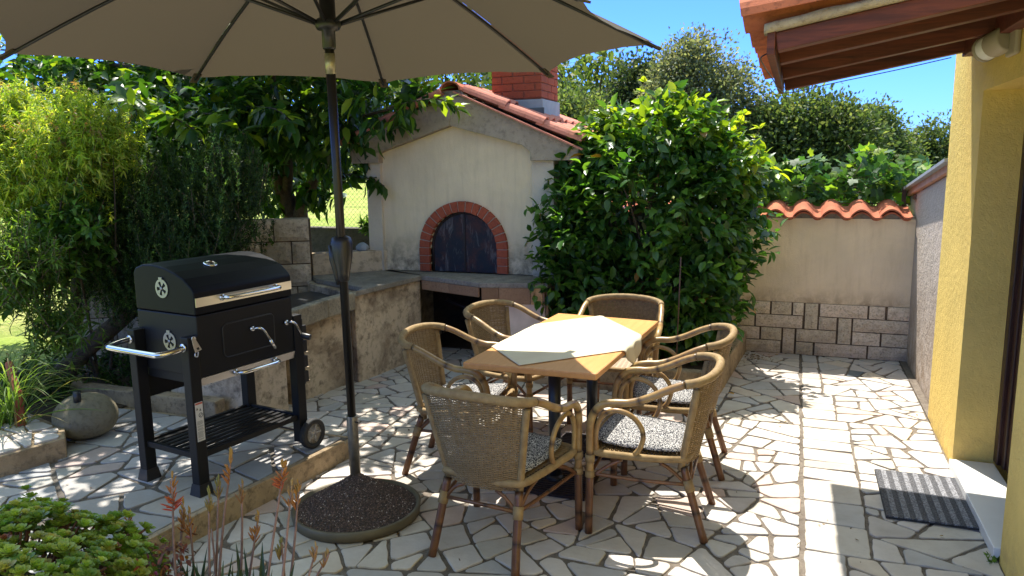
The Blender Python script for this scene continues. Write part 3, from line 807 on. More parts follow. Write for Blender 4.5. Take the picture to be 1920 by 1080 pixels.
# roof tiles on both slopes
dnr = Vector((-1.72+2.86, 0, 1.865-2.375)).normalized(); dnl = Vector((-3.93+2.86, 0, 1.93-2.375)).normalized()
mb = MB()
barrel_roof(mb, (-2.80, 6.17, 2.345), dnr, (0, 1, 0), 7, 0.20, 3, 0.43, rng=random.Random(5), lift=0.035)
barrel_roof(mb, (-2.92, 7.57, 2.345), dnl, (0, -1, 0), 7, 0.20, 3, 0.42, rng=random.Random(6), lift=0.035)
# verge strip
mb.bar(Vector((-2.84, 6.185, 2.372)), Vector((-2.84, 6.185, 2.372))+dnr*1.27, 0.05, 0.014, up=(dnr.z*-1, 0, dnr.x))
mb.build('roof_tiles', MAT['redtile'], ov)
mb = MB(); y = 6.15; k = 0; rg = random.Random(3)
while y < 7.5:
    v = []; f = []; seg = 8
    for j, (t, r_) in enumerate(((0, 0.088), (0.36, 0.078))):
        for th in (0, 0.014):
            for s_ in range(seg+1):
                a = PI*s_/seg; v.append((-2.865+math.cos(a)*(r_-th)*1.15, y+t, 2.375+math.sin(a)*(r_-th)*0.9+0.01*(1-j)+rg.uniform(-.0015, .0015)))
    m = seg+1
    for s_ in range(seg): f += [(s_, s_+1, 2*m+s_+1, 2*m+s_), (m+s_+1, m+s_, 3*m+s_, 3*m+s_+1), (s_+1, s_, m+s_, m+s_+1), (2*m+s_, 2*m+s_+1, 3*m+s_+1, 3*m+s_)]
    f += [(0, 2*m, 3*m, m), (seg, m+seg, 3*m+seg, 2*m+seg)]
    mb.add(v, f); y += 0.31
mb.build('ridge_tiles', MAT['terracotta'], ov, smooth=False)
mb = MB(); v = []; f = []
for i in range(41):
    y = 6.19+i*0.033; d = 0.012*mnoise.noise(Vector((y*14, 0, 1)))
    v += [(-2.98+d, y, 2.33), (-2.95, y, 2.385+d), (-2.78, y, 2.385-d), (-2.75-d, y, 2.325)]
for i in range(40):
    for k in range(4): f.append((i*4+k, (i+1)*4+k, (i+1)*4+(k+1) % 4, i*4+(k+1) % 4))
f.append((0, 1, 2, 3)); mb.add(v, f); mb.build('ridge_mortar', MAT['concrete'], ov)
# chimney
ch = MB()
cx0, cx1, cy0, cy1 = -2.66, -2.185, 6.62, 7.12
rg = random.Random(12); zc_ = 2.33; r = 0
while zc_ < 3.0:
    off = 0.0 if r % 2 else 0.105
    def run(a0, a1, place):
        p = a0 - (0.21-off if off else 0)
        while p < a1-0.01:
            s0, s1 = max(a0, p), min(a1, p+0.205)
            if s1-s0 > 0.02: place(s0+0.004, s1-0.004)
            p += 0.21
    e = lambda: rg.uniform(0, 0.003)
    run(cx0, cx1+0.005, lambda s0, s1: ch.box(s0, s1+(0.004 if s1 > cx1-0.01 else 0), cy0-0.004-e(), cy0+0.0935, zc_, zc_+0.058))
    run(cy0+0.09, cy1, lambda s0, s1: ch.box(cx1-0.10, cx1+0.003+e(), s0, s1, zc_, zc_+0.058))
    run(cy0+0.09, cy1, lambda s0, s1: ch.box(cx0-0.003-e(), cx0+0.10, s0, s1, zc_, zc_+0.058))
    zc_ += 0.066; r += 1
cho = ch.build('chimney', MAT['brick'], ov, bevel=0.003)
ch = MB(); ch.box(cx0+0.004, cx1-0.004, cy0+0.004, cy1, 2.32, 3.02); ch.build('chimney_mortar', m_plain('chimney_joint', (0.22, 0.075, 0.05), 0.9, 0, 20, 0.2), cho)
ch = MB(); ch.box(cx0-0.015, cx1+0.02, cy0-0.012, cy1+0.01, 2.0, 2.315); ch.build('chimney_base', MAT['greyband'], cho, bevel=0.006)
ch = MB(); ch.box(cx0-0.03, cx1+0.035, cy0-0.03, cy0-0.013, 2.06, 2.24); ch.build('chimney_flashing', MAT['darkflash'], cho, bevel=0.004)

# ledge, cabinet and cavity under the oven
mb = MB()
mb.prism([(-3.16, 6.04), (-2.46, 5.78), (-1.90, 5.90), (-1.93, 6.279), (-3.66, 6.279), (-3.6, 6.2)], 0.722, 0.765)
mb.build('ledge', MAT['slabtop'], ov, bevel=0.006)
mb = MB(); rg = random.Random(2)
def tile_strip(mb, a, b_, z0, z1, cuts, th=0.02):
    a = Vector((*a, 0)); b_ = Vector((*b_, 0)); d = b_-a; L = d.length; d.normalize(); nrm = Vector((d.y, -d.x, 0)); p = 0
    for c, colr in cuts:
        q = min(L, p+c)
        mb.obox(a+d*(p+q)/2+nrm*th/2+Vector((0, 0, (z0+z1)/2)), d, nrm, (0, 0, 1), (q-p)/2-0.002, th/2, (z1-z0)/2, col=colr); p = q
brn = (1.0, 1.0, 1.0); gold = (1.9, 1.9, 1.5); drk = (0.6, 0.55, 0.5)
tile_strip(mb, (-3.13, 6.045), (-2.47, 5.80), 0.64, 0.7215, [(0.35, brn), (0.4, (0.85, 0.8, 0.8))])
tile_strip(mb, (-2.455, 5.80), (-1.93, 5.91), 0.585, 0.7215, [(0.15, drk), (0.27, brn), (0.10, gold), (0.05, brn)])
mb.obox((-1.915, 6.08, 0.60), (0, 1, 0), (1, 0, 0), (0, 0, 1), 0.16, 0.012, 0.12, col=brn)
mb.build('edge_tiles', MAT['tilebrown'], ov, bevel=0.0015)
mb = MB(); mb.prism([(-2.41, 5.86), (-1.945, 5.955), (-1.945, 6.28), (-2.41, 6.28)], 0.0, 0.583); mb.build('cabinet', MAT['sidebase'], ov, bevel=0.004)
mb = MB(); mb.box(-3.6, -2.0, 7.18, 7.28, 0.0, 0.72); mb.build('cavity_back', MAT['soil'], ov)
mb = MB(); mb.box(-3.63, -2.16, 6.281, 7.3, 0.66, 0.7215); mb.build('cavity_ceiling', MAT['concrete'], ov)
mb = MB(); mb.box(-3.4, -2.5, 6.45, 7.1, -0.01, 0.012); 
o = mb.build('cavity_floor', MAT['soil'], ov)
for k, (a, b_) in enumerate((((-3.05, 6.35, 0.5), (-2.45, 6.6, 0.18)), ((-3.0, 6.7, 0.02), (-2.5, 6.5, 0.3)))):
    mb = MB(); mb.tube([a, b_], 0.02, 8); o = mb.build('iron_bar' if k == 0 else 'wood_pole', MAT['castiron'] if k == 0 else MAT['bark'])
    tag(o, ('dark iron bar leaning across the hollow under the oven', 'brown pole lying in the hollow under the oven')[k], ('bar', 'pole')[k])

# side counter with sink
ct = thing('stone_counter', 'stained plastered counter with a sunken sink, left of the oven', 'counter', (-3.6, 5.5, 0), world=True)
mb = MB(); mb.prism([(-3.285, 5.15), (-3.17, 6.07), (-3.62, 6.30), (-4.15, 5.78), (-4.05, 5.6), (-3.70, 5.42)], -0.02, 0.722); mb.build('body', MAT['counter'], ct, bevel=0.012)
mb = MB(); mb.prism([(-3.245, 5.10), (-3.135, 6.06), (-3.60, 6.295), (-4.12, 5.77), (-3.95, 5.60), (-3.62, 5.45), (-3.30, 5.30)], 0.7225, 0.765); mb.build('worktop', MAT['slabtop'], ct, bevel=0.006)
# sink basin: curved rim in front of a dark trough
mb = MB()
P_out = [(-3.25, 5.12), (-3.28, 4.75), (-3.25, 4.35), (-3.28, 3.97), (-3.45, 3.97)]
bas = [(-3.285, 5.149), (-3.36, 4.80), (-3.38, 4.40), (-3.42, 4.12), (-4.25, 4.12), (-4.28, 4.9), (-4.05, 5.58), (-3.7, 5.41)]
mb.prism([(-3.34, 5.135), (-3.40, 4.80), (-3.44, 4.50), (-3.62, 4.50), (-3.66, 5.06), (-3.62, 5.42)], -0.02, 0.6)
mb.build('sink_base', MAT['counter'], ct, bevel=0.01)
mb = MB(); mb.prism([(-3.33, 4.30), (-3.40, 4.02), (-3.76, 3.92), (-4.1, 4.0), (-4.1, 4.4), (-3.5, 4.45)], -0.02, 0.62); mb.build('sink_pier', MAT['counter'], ct, bevel=0.01)
mb = MB()
rimo = [(-3.243, 5.098), (-3.262, 4.75), (-3.232, 4.35), (-3.26, 4.02)]; rimi = [(-3.33, 5.10), (-3.345, 4.75), (-3.315, 4.35), (-3.34, 4.10)]
for i in range(3):
    a, b_, c, d = rimo[i], rimo[i+1], rimi[i+1], rimi[i]
    mb.prism([d, c, b_, a], 0.62, 0.762)
mb.prism([(-3.2605, 4.019), (-3.341, 4.099), (-4.25, 4.099), (-4.25, 4.019)][::-1], 0.62, 0.7615)
mb.build('sink_rim', m_dirtystone('rim_concrete', (0.40, 0.34, 0.25), (0.13, 0.11, 0.08), (0.28, 0.235, 0.175), 7), ct, bevel=0.012)
mb = MB(); mb.prism([(-3.35, 4.11), (-3.34, 4.4), (-3.36, 4.8), (-3.35, 5.27), (-3.66, 5.43), (-4.0, 5.56), (-4.2, 4.9), (-4.2, 4.11)], 0.62, 0.66); mb.build('sink_basin', m_plain('dark_basin', (0.03, 0.032, 0.035), 0.35, 0, 15, 0.3), ct)
# splashback wall and tall block wall
sp = thing('low_splashback_wall', 'low plastered wall behind the counter, joining the oven', 'wall', (-3.9, 6.05, 0), world=True)
mb = MB(); mb.prism([(-4.13, 5.80), (-3.60, 6.302), (-3.60, 6.42), (-3.70, 6.42), (-4.25, 5.95)], 0.0, 0.955); mb.build('wall_body', m_dirtystone('mossy_plaster', (0.58, 0.44, 0.29), (0.17, 0.13, 0.08), (0.38, 0.29, 0.19), 3, (0.45, 0.65)), sp, bevel=0.012)
bw = thing('limestone_block_wall', 'wall of large limestone blocks behind the barbecue', 'wall', (-4.4, 5.5, 0), world=True)
A = Vector((-4.10, 5.74, 0)); dB = Vector((-0.85, -0.52, 0)).normalized(); nB = Vector((-dB.y, dB.x, 0))
if nB.y > 0: nB = -nB
mb = MB(); mb.obox(A+dB*1.0-nB*0.10+Vector((0, 0, 0.62)), dB, nB, (0, 0, 1), 1.0, 0.09, 0.655); mb.build('mortar_core', MAT['mortar'], bw)
mb = MB(); rg = random.Random(5)
for r in range(7):
    z1 = 1.285-r*0.205; z0 = z1-0.195; p = 0.0 if r % 2 == 0 else -0.14; first = True
    while p < 2.0:
        wd = rg.uniform(0.26, 0.34); s0, s1 = max(0, p), min(2.0, p+wd)
        if z0 < 0: z0 = 0.0
        if s1-s0 > 0.05 and z1 > 0.05:
            k = rg.uniform(0.75, 1.1); nx_ = max(3, int((s1-s0)/0.04)); nz_ = 5; v = []; f = []
            for j in range(nz_+1):
                for i in range(nx_+1):
                    ss = s0+0.006+(s1-s0-0.012)*i/nx_; zz = z0+(z1-z0)*j/nz_; ed = min(i, nx_-i, j, nz_-j)
                    d = 0.012+ (0.014+0.009*mnoise.noise(Vector((ss*9, zz*9, r))) if ed else 0)
                    v.append(A+dB*ss+nB*(d-0.006)+Vector((0, 0, zz)))
            m = nx_+1
            for j in range(nz_):
                for i in range(nx_): f.append((j*m+i, j*m+i+1, (j+1)*m+i+1, (j+1)*m+i))
            kk = (k, k*0.97, k*0.93)
            mb.add(v, f, col=kk)
            mb.obox(A+dB*(s0+s1)/2-nB*0.0875+Vector((0, 0, (z0+z1)/2)), dB, nB, (0, 0, 1), (s1-s0)/2-0.006, 0.0925, (z1-z0)/2, col=kk)
        p += wd
mb.build('blocks', MAT['block'], bw)
# retaining wall under the fence
mb = MB(); mb.box(-7.2, -3.82, 7.7, 7.9, -0.2, 1.02); o = mb.build('fence_footing_wall', m_dirtystone('dark_wall', (0.2, 0.17, 0.13), (0.06, 0.06, 0.035), (0.12, 0.11, 0.08), 5), bevel=0.01)
tag(o, 'dark weathered low wall carrying the wire fence behind the oven', 'wall')
# small rock on the splashback wall
def rock(name, c, s, seed, mat, sub=3):
    bm = bmesh.new(); bmesh.ops.create_icosphere(bm, subdivisions=sub, radius=1)
    for v in bm.verts:
        n = mnoise.noise(v.co*1.6+Vector((seed, 0, 0)))*0.25+mnoise.noise(v.co*4+Vector((seed, 3, 0)))*0.08
        v.co = Vector((v.co.x*s[0], v.co.y*s[1], v.co.z*s[2]))*(1+n)+Vector(c)
    me = bpy.data.meshes.new(name); bm.to_mesh(me); bm.free(); me.materials.append(mat)
    for p in me.polygons: p.use_smooth = True
    o = bpy.data.objects.new(name, me); COL.objects.link(o); return o
o = rock('small_rock', (-3.83, 6.18, 0.985), (0.06, 0.045, 0.045), 4, MAT['greyband']); tag(o, 'small grey rock lying on top of the low wall by the oven', 'rock')

# planter bed with kerb under the camellia
pb = thing('planter_kerb', 'low concrete kerb of the bed under the big glossy bush', 'kerb', (-0.6, 6.2, 0), world=True)
mb = MB(); mb.bar((-0.425, 7.17, 0.08), (-0.53, 5.70, 0.08), 0.09, 0.22); mb.bar((-0.49, 5.66, 0.081), (-1.92, 5.62, 0.081), 0.09, 0.22); mb.build('kerb_stone', MAT['kerb'], pb, bevel=0.012)
mb = MB(); mb.prism([(-1.95, 5.66), (-0.57, 5.70), (-0.46, 7.17), (-1.95, 7.17)], -0.02, 0.15); o = mb.build('planter_soil', MAT['soil']); o['kind'] = 'structure'

# left kerb slab and stone ball
lk = thing('bed_edging_step', 'low ochre edged step topped with slate paving at the left edge', 'step', (-4.0, 2.9, 0.12), world=True)
mb = MB(); mb.prism([(-3.955, 2.60), (-3.86, 2.97), (-4.02, 3.10), (-4.9, 3.35), (-4.9, 2.2)], 0.10, 0.235); mb.build('edging', MAT['kerb'], lk, bevel=0.006)
paving('slab_paving', [[(-4.88, 2.25), (-3.97, 2.62), (-3.88, 2.96), (-4.03, 3.07), (-4.88, 3.32)]], 0.247, 31, amax=0.05, parent=None).name = 'x'
ob = bpy.data.objects['x']; ob.name = 'slab_paving'
for v in ob.data.vertices: v.co -= Vector((-4.0, 2.9, 0.12))
ob.parent = lk
bk = MB(); bk.bar((-4.9, 3.87, 0.14), (-3.55, 3.87, 0.14), 0.10, 0.16); o = bk.build('bed_kerb', MAT['kerb'], bevel=0.01); tag(o, 'brown stone kerb edging the flower bed behind the round stone', 'kerb')
sb = thing('round_stone_ball', 'flattened round stone with a dark pipe stub on top', 'stone ball', (-4.05, 3.27, 0.12), world=True)
mb = MB(); prof = [(0.02, 0.0), (0.10, 0.005), (0.165, 0.05), (0.19, 0.12), (0.175, 0.19), (0.12, 0.245), (0.05, 0.268), (0.01, 0.27)]
mb.lathe(prof, 32, (-4.05, 3.27, 0.12)); so_ = mb.build('stone', MAT['boulder'], sb, smooth=True)
md = so_.modifiers.new('s', 'SUBSURF'); md.levels = 1; md.render_levels = 1
mb = MB(); mb.tube([(-4.02, 3.20, 0.345), (-3.99, 3.18, 0.435)], 0.022, 12); mb.tube([(-4.028, 3.203, 0.33), (-4.019, 3.198, 0.358)], 0.032, 12); mb.build('pipe_stub', MAT['blackplastic'], sb)
mb = MB(); mb.tube([(-4.28, 3.02, 0.24), (-4.36, 3.08, 0.42), (-4.50, 3.15, 0.58)], [0.03, 0.026, 0.022], 8); o = mb.build('red_branch', MAT['stickred']); tag(o, 'reddish bare branch leaning out of the bed at the left edge', 'branch')

# ================================================================== TABLE
tb = thing('cafe_table', 'rectangular wooden cafe table on two dark metal columns', 'table', (-1.18, 4.1, 0), world=True)
mb = MB(); mb.prism([(-1.567, 3.432), (-0.862, 3.425), (-0.79, 4.735), (-1.475, 4.80)], 0.715, 0.75)
mb.build('tabletop', MAT['tabletop'], tb, bevel=0.008, seg=3)
for k, (x, y) in enumerate(((-1.19, 3.80), (-1.13, 4.38))):
    mb = MB(); mb.tube([(x, y, 0.03), (x, y, 0.70)], 0.034, 20); mb.build('column', MAT['column'], tb)
    mb = MB(); mb.lathe([(0.05, 0.0), (0.048, 0.012), (0.035, 0.02)], 20, (x, y, 0.028)); mb.bar((x-0.17, y, 0.705), (x+0.17, y, 0.705), 0.04, 0.012); mb.build('column_flange', MAT['column'], tb)
    # ribbed cast foot plate
    mb = MB(); mb.box(x-0.22, x+0.22, y-0.19, y+0.15, 0.003, 0.018)
    yy = y-0.18
    while yy < y+0.14: mb.box(x-0.21, x+0.21, yy, yy+0.012, 0.018, 0.026); yy += 0.026
    mb.build('foot_plate', MAT['castiron'], tb, bevel=0.002)

# tablecloth: a square laid diagonally over the table, its corners hanging over the long edges
def tbl_in(x, y):
    """signed distance outside each edge of the table top"""
    P = [(-1.567, 3.432), (-0.862, 3.425), (-0.79, 4.735), (-1.475, 4.80)]; best = None
    for i in range(4):
        a, b_ = P[i], P[(i+1) % 4]; dx, dy = b_[0]-a[0], b_[1]-a[1]; L = math.hypot(dx, dy)
        nx_, ny_ = dy/L, -dx/L; d = (x-a[0])*nx_+(y-a[1])*ny_
        if best is None or d > best[0]: best = (d, nx_, ny_)
    return best
CL = [(-1.262, 3.44), (-0.66, 4.08), (-1.17, 4.775), (-1.79, 4.06)]
mb = MB(); N = 56; v = []
for j in range(N+1):
    for i in range(N+1):
        s_, t = i/N, j/N
        x = (1-t)*((1-s_)*CL[0][0]+s_*CL[1][0])+t*((1-s_)*CL[3][0]+s_*CL[2][0])
        y = (1-t)*((1-s_)*CL[0][1]+s_*CL[1][1])+t*((1-s_)*CL[3][1]+s_*CL[2][1])
        d, nx_, ny_ = tbl_in(x, y); z = 0.7545 + 0.0012*mnoise.noise(Vector((x*9, y*9, 0))) + 0.0009*max(0, 1-abs((x+1.2)*0.8+(y-4.1))/0.02)
        if d > -0.004:
            e = d+0.004; fold = 0.012*math.sin(y*38+x*10)*min(1, e/0.08)
            a = min(e, 0.012)
            x -= nx_*(e-a*0.9-fold-0.07*max(0, e-0.012)); y -= ny_*(e-a*0.9-fold-0.07*max(0, e-0.012)); z -= max(0, e-0.006)*0.98+0.001
        v.append((x, y, z))
f = [(j*(N+1)+i, j*(N+1)+i+1, (j+1)*(N+1)+i+1, (j+1)*(N+1)+i) for j in range(N) for i in range(N)]
mb.add(v, f)
b = NB('cream_cloth'); p_ = b.pos(); n_ = b.noise(b.pos((1, 1, 1)), 420, 2); cr = b.noise(p_, 5, 3)
b.set(b.mix(b.ramp(cr, [(0.4, 0), (0.6, 1)]), (0.80, 0.72, 0.52), (0.76, 0.67, 0.48)), 0.9, 0, b.bump(n_, 0.25, 0.002), 0.15)
tr = b.n("ShaderNodeBsdfTranslucent"); tr.inputs[0].default_value = (0.7, 0.6, 0.38, 1); ms = b.n("ShaderNodeMixShader"); ms.inputs[0].default_value = 0.22
b.l(b.p.outputs[0], ms.inputs[1]); b.l(tr.outputs[0], ms.inputs[2]); b.l(ms.outputs[0], b.out.inputs[0]); MAT['cloth'] = b.m
o = mb.build('tablecloth', MAT['cloth'], smooth=True); tag(o, 'cream tablecloth laid diagonally over the wooden table', 'tablecloth')
md = o.modifiers.new('s', 'SOLIDIFY'); md.thickness = 0.0012; md.offset = 1

# ================================================================== CHAIRS
def mat_bamboo(name, base, dark, nodes=True, wrap=False):
    b = NB(name); uv = b.n("ShaderNodeUVMap").outputs[0]; s_ = b.sep(uv); v_ = b.pos()
    oi = b.n("ShaderNodeObjectInfo").outputs['Random']
    if wrap:
        h = b.math('ABSOLUTE', b.math('SINE', b.math('MULTIPLY', s_[1], PI/0.0042)))
        n = b.noise(v_, 30, 4, 0.6); c = b.mix(b.ramp(n, [(0.35, 0), (0.65, 1)]), base, dark)
        c = b.mix(b.math('MULTIPLY', b.ramp(h, [(0.0, 1), (0.35, 0)]), 0.6), c, tuple(x*0.35 for x in dark))
        return b.set(c, 0.6, 0, b.bump(h, 0.7, 0.0016), 0.35)
    n = b.noise(b.pos(), 18, 5, 0.65); n2 = b.noise(b.pos(), 5, 3)
    c = b.mix(b.ramp(n, [(0.35, 0), (0.7, 1)]), base, dark)
    c = b.mix(b.math('MULTIPLY', b.ramp(n2, [(0.4, 0), (0.65, 1)]), 0.5), c, dark)
    ring = b.math('PINGPONG', s_[1], 0.11); c = b.mix(b.ramp(ring, [(0.0, 1), (0.02, 0.0)]), c, tuple(x*0.25 for x in dark))
    return b.set(c, 0.36, 0, b.bump(b.ramp(ring, [(0.0, 0), (0.03, 1)]), 0.4, 0.002), 0.5)
MAT['wrap'] = mat_bamboo('cane_wrap', (0.38, 0.26, 0.115), (0.27, 0.175, 0.075), wrap=True)
MAT['cane'] = mat_bamboo('cane_pole_pale', (0.42, 0.285, 0.105), (0.24, 0.125, 0.045))
MAT['leg'] = mat_bamboo('cane_leg_brown', (0.20, 0.088, 0.032), (0.10, 0.04, 0.017))
b = NB('woven_strand'); b.set(b.mix(b.ramp(b.noise(b.pos(), 60, 3), [(0.3, 0), (0.7, 1)]), (0.32, 0.215, 0.10), (0.21, 0.135, 0.06)), 0.5, 0, None, 0.4); MAT['weave'] = b.m
b = NB('speckled_cushion'); v_ = b.coord('Object'); vn = b.voro(v_, 150); nn_ = b.noise(v_, 185, 2, 0.5, 0.6)
b.set(b.ramp(nn_, [(0.50, (0.03, 0.03, 0.038)), (0.545, (0.52, 0.505, 0.48))]), 0.95, 0, b.bump(b.noise(v_, 200, 2), 0.6, 0.004), 0.1); MAT['cushion'] = b.m

def smooth_path(pts, n=8):
    """Catmull-Rom through the control points"""
    P = [Vector(p) for p in pts]; P = [P[0]*2-P[1]] + P + [P[-1]*2-P[-2]]; out = []
    for i in range(1, len(P)-2):
        for k in range(n):
            t = k/n; a, b_, c, d = P[i-1], P[i], P[i+1], P[i+2]
            out.append(0.5*((2*b_)+(c-a)*t+(2*a-5*b_+4*c-d)*t*t+(3*b_-a-3*c+d)*t**3))
    out.append(P[-2]); return out
def back_surf(u, v):
    """woven back: u -1..1 across, v 0..1 up"""
    hw = 0.175+0.072*v; x = hw*u; y = -0.205-0.092*v+0.055*(1+0.35*v)*u*u; z = 0.345+0.437*v-0.020*u*u*v
    return Vector((x, y, z))
def make_chair():
    t = thing('rattan_armchair', '', 'chair')
    # woven back panel from real strands
    mb = MB(); nst = 17; rows = 78; r = 0.0028; rg = random.Random(77)
    def nrm(u, v):
        a = back_surf(u+0.01, v)-back_surf(u-0.01, v); c = back_surf(u, v+0.01)-back_surf(u, v-0.01); n = a.cross(c).normalized(); return n
    for k in range(rows):
        v = (k+0.5)/rows+rg.uniform(-0.0012, 0.0012); pts = []
        for i in range(2*nst+1):
            u = -1+2*i/(2*nst); s_ = (1 if (i//2+k) % 2 else -1)*(0.0032 if i % 2 else 0.0)
            vv = v + rg.uniform(-0.0012, 0.0012)
            pts.append(back_surf(u, vv)+nrm(u, v)*s_)
        mb.tube(pts, r*rg.uniform(0.85, 1.05), 4, cap=False)
    for i in range(nst):
        u = -1+2*(i+0.5)/nst; mb.tube([back_surf(u, v/10) for v in range(11)], 0.0026, 4, cap=False)
    mb.build('woven_back', MAT['weave'], t)
    for s_ in (-1, 1):
        mb = MB(); mb.tube([back_surf(s_*1.03, v/8-0.04) for v in range(9)], 0.0165, 12); mb.build('back_post', MAT['wrap'], t)
    # top rail wrapped in cane over the back
    A0 = [(-0.262, -0.165, 0.763), (-0.247, -0.215, 0.772), (-0.19, -0.262, 0.782), (-0.10, -0.288, 0.79), (0, -0.295, 0.793), (0.10, -0.288, 0.79), (0.19, -0.262, 0.782), (0.247, -0.215, 0.772), (0.262, -0.165, 0.763)]
    mb = MB(); mb.tube(smooth_path(A0, 6), 0.021, 14); mb.build('top_rail', MAT['wrap'], t)
    for s_ in (-1, 1):
        arm = [(0.262*s_, -0.165, 0.763), (0.272*s_, -0.10, 0.738), (0.280*s_, 0.0, 0.69), (0.288*s_, 0.08, 0.664), (0.293*s_, 0.15, 0.659), (0.294*s_, 0.205, 0.645), (0.291*s_, 0.245, 0.60), (0.287*s_, 0.262, 0.54), (0.284*s_, 0.265, 0.45), (0.284*s_, 0.265, 0.30)]
        mb = MB(); mb.tube(smooth_path(arm, 6), 0.0185, 12); mb.build('arm', MAT['cane'], t)
        # inner loop under the arm
        lp_ = [(0.272*s_, 0.235, 0.40), (0.275*s_, 0.238, 0.50), (0.276*s_, 0.215, 0.575), (0.274*s_, 0.16, 0.615), (0.270*s_, 0.09, 0.605), (0.262*s_, 0.04, 0.56), (0.256*s_, 0.02, 0.50), (0.250*s_, 0.035, 0.44), (0.248*s_, 0.06, 0.405)]
        mb = MB(); mb.tube(smooth_path(lp_, 6), 0.012, 10); mb.build('arm_loop', MAT['cane'], t)
        # legs
        mb = MB(); mb.tube(smooth_path([(0.284*s_, 0.265, 0.31), (0.284*s_, 0.268, 0.15), (0.286*s_, 0.27, 0.0)], 3), 0.0185, 12)
        mb.build('leg', MAT['leg'], t)
        mb = MB(); mb.tube(smooth_path([(0.182*s_, -0.157, 0.345), (0.190*s_, -0.185, 0.25), (0.200*s_, -0.225, 0.12), (0.212*s_, -0.262, 0.0)], 3), 0.019, 12)
        mb.build('leg', MAT['leg'], t)
        for a_, b2 in (((0.187*s_, -0.175, 0.285), (0.192*s_, -0.192, 0.232)), ((0.284*s_, 0.265, 0.36), (0.284*s_, 0.265, 0.395)), ((0.284*s_, 0.265, 0.285), (0.284*s_, 0.265, 0.315))):
            mb = MB(); mb.tube([a_, b2], 0.0232, 12); mb.build('cane_binding', MAT['wrap'], t)
        mb = MB(); mb.tube(smooth_path([(0.19*s_, -0.18, 0.262), (0.235*s_, 0.05, 0.275), (0.282*s_, 0.262, 0.30)], 4), 0.009, 8)
        mb.tube(smooth_path([(0.19*s_, -0.165, 0.27), (0.20*s_, -0.10, 0.33), (0.215*s_, -0.05, 0.365)], 4), 0.009, 8)
        mb.tube(smooth_path([(0.28*s_, 0.255, 0.285), (0.26*s_, 0.18, 0.34), (0.245*s_, 0.12, 0.37)], 4), 0.009, 8)
        mb.build('side_stretcher', MAT['leg'], t)
    mb = MB(); mb.tube([(-0.282, 0.262, 0.30), (0.282, 0.262, 0.30)], 0.009, 8); mb.build('cross_stretcher', MAT['leg'], t)
    mb = MB(); mb.tube([(-0.19, -0.185, 0.262), (0.19, -0.185, 0.262)], 0.009, 8)
    mb.tube(smooth_path([(-0.186, -0.18, 0.25), (-0.13, -0.185, 0.315), (-0.08, -0.18, 0.34)], 4), 0.008, 8); mb.tube(smooth_path([(0.186, -0.18, 0.25), (0.13, -0.185, 0.315), (0.08, -0.18, 0.34)], 4), 0.008, 8)
    mb.build('cross_stretcher', MAT['leg'], t)
    # seat frame and woven seat
    fr_ = [(-0.185, -0.17, 0.385), (0, -0.185, 0.38), (0.185, -0.17, 0.385), (0.225, -0.04, 0.385), (0.258, 0.12, 0.395), (0.272, 0.235, 0.405), (0.2, 0.275, 0.405), (0, 0.285, 0.405), (-0.2, 0.275, 0.405), (-0.272, 0.235, 0.405), (-0.258, 0.12, 0.395), (-0.225, -0.04, 0.385)]
    sp_ = smooth_path(fr_+[fr_[0]], 5)[:-1]
    mb = MB(); mb.tube(sp_, 0.0175, 12, closed=True); mb.build('seat_frame', MAT['wrap'], t)
    mb = MB()
    for k in range(44):
        y = -0.165+k*0.0101; hw = 0.18+0.085*(y+0.165)/0.43; pts = []
        for i in range(15):
            x = -hw+2*hw*i/14; pts.append((x, y, 0.392+0.02*(y+0.165)/0.43-0.012*(1-(x/hw)**2)+(0.0025 if (i+k) % 2 else -0.0025)))
        mb.tube(pts, 0.0052, 4, cap=False)
    mb.build('woven_seat', MAT['weave'], t)
    return t
def make_cushion():
    bm = bmesh.new(); bmesh.ops.create_cube(bm, size=1); bmesh.ops.subdivide_edges(bm, edges=bm.edges[:], cuts=14, use_grid_fill=True)
    for v in bm.verts:
        x, y, z = v.co*2
        def sq(a, p): return math.copysign(abs(a)**p, a)
        rr = max(abs(x), abs(y)); e = (max(0, 1-rr**6))**0.5
        k = 1-0.10*(abs(x*y))**2
        X, Y = x*0.222*k*(1+0.10*y), y*0.215*k
        puff = 0.020*(1-0.45*(abs(x)**4+abs(y)**4)/2)+0.004*mnoise.noise(Vector((x*2, y*2, 0)))
        tuft = sum(0.010*math.exp(-((x-a)**2+(y-b_)**2)/0.04) for a in (-0.42, 0.42) for b_ in (-0.42, 0.42))
        zz = (puff-tuft)*z*(0.25+0.75*e)
        v.co = Vector((X, Y, zz+0.012*abs(y if y > 0 else 0)**3))
    me = bpy.data.meshes.new('seat_cushion'); bm.to_mesh(me); bm.free(); me.materials.append(MAT['cushion'])
    for p in me.polygons: p.use_smooth = True
    o = bpy.data.objects.new('seat_cushion', me); COL.objects.link(o); return o
chair0 = make_chair(); cush0 = make_cushion()
used = False
CH = [  # x, y, rotz (deg, 0 faces +Y), label, cushion label
 (-1.235, 3.085, -7, 'rattan armchair at the near end of the table, its woven back towards the viewer', 'speckled cushion on the near chair whose back faces the viewer, all in shade'),
 (-0.600, 3.585, 91, 'rattan armchair on the house side of the table, nearest of the two there', 'speckled cushion on the nearer chair on the house side, half in sun'),
 (-0.595, 4.32, 93, 'rattan armchair on the house side of the table, farther one, by the planter kerb', 'speckled cushion on the farther chair on the house side of the table'),
 (-1.105, 5.02, 182, 'rattan armchair at the far end of the table, in front of the big bush', None),
 (-1.800, 3.87, -84, 'rattan armchair beside the parasol, on the barbecue side of the table', 'speckled cushion on the chair beside the parasol, in bright sun'),
 (-1.735, 4.66, -100, 'rattan armchair standing in front of the oven cabinet, farther one on that side', 'speckled cushion mostly hidden under the table on the chair before the oven'),
]
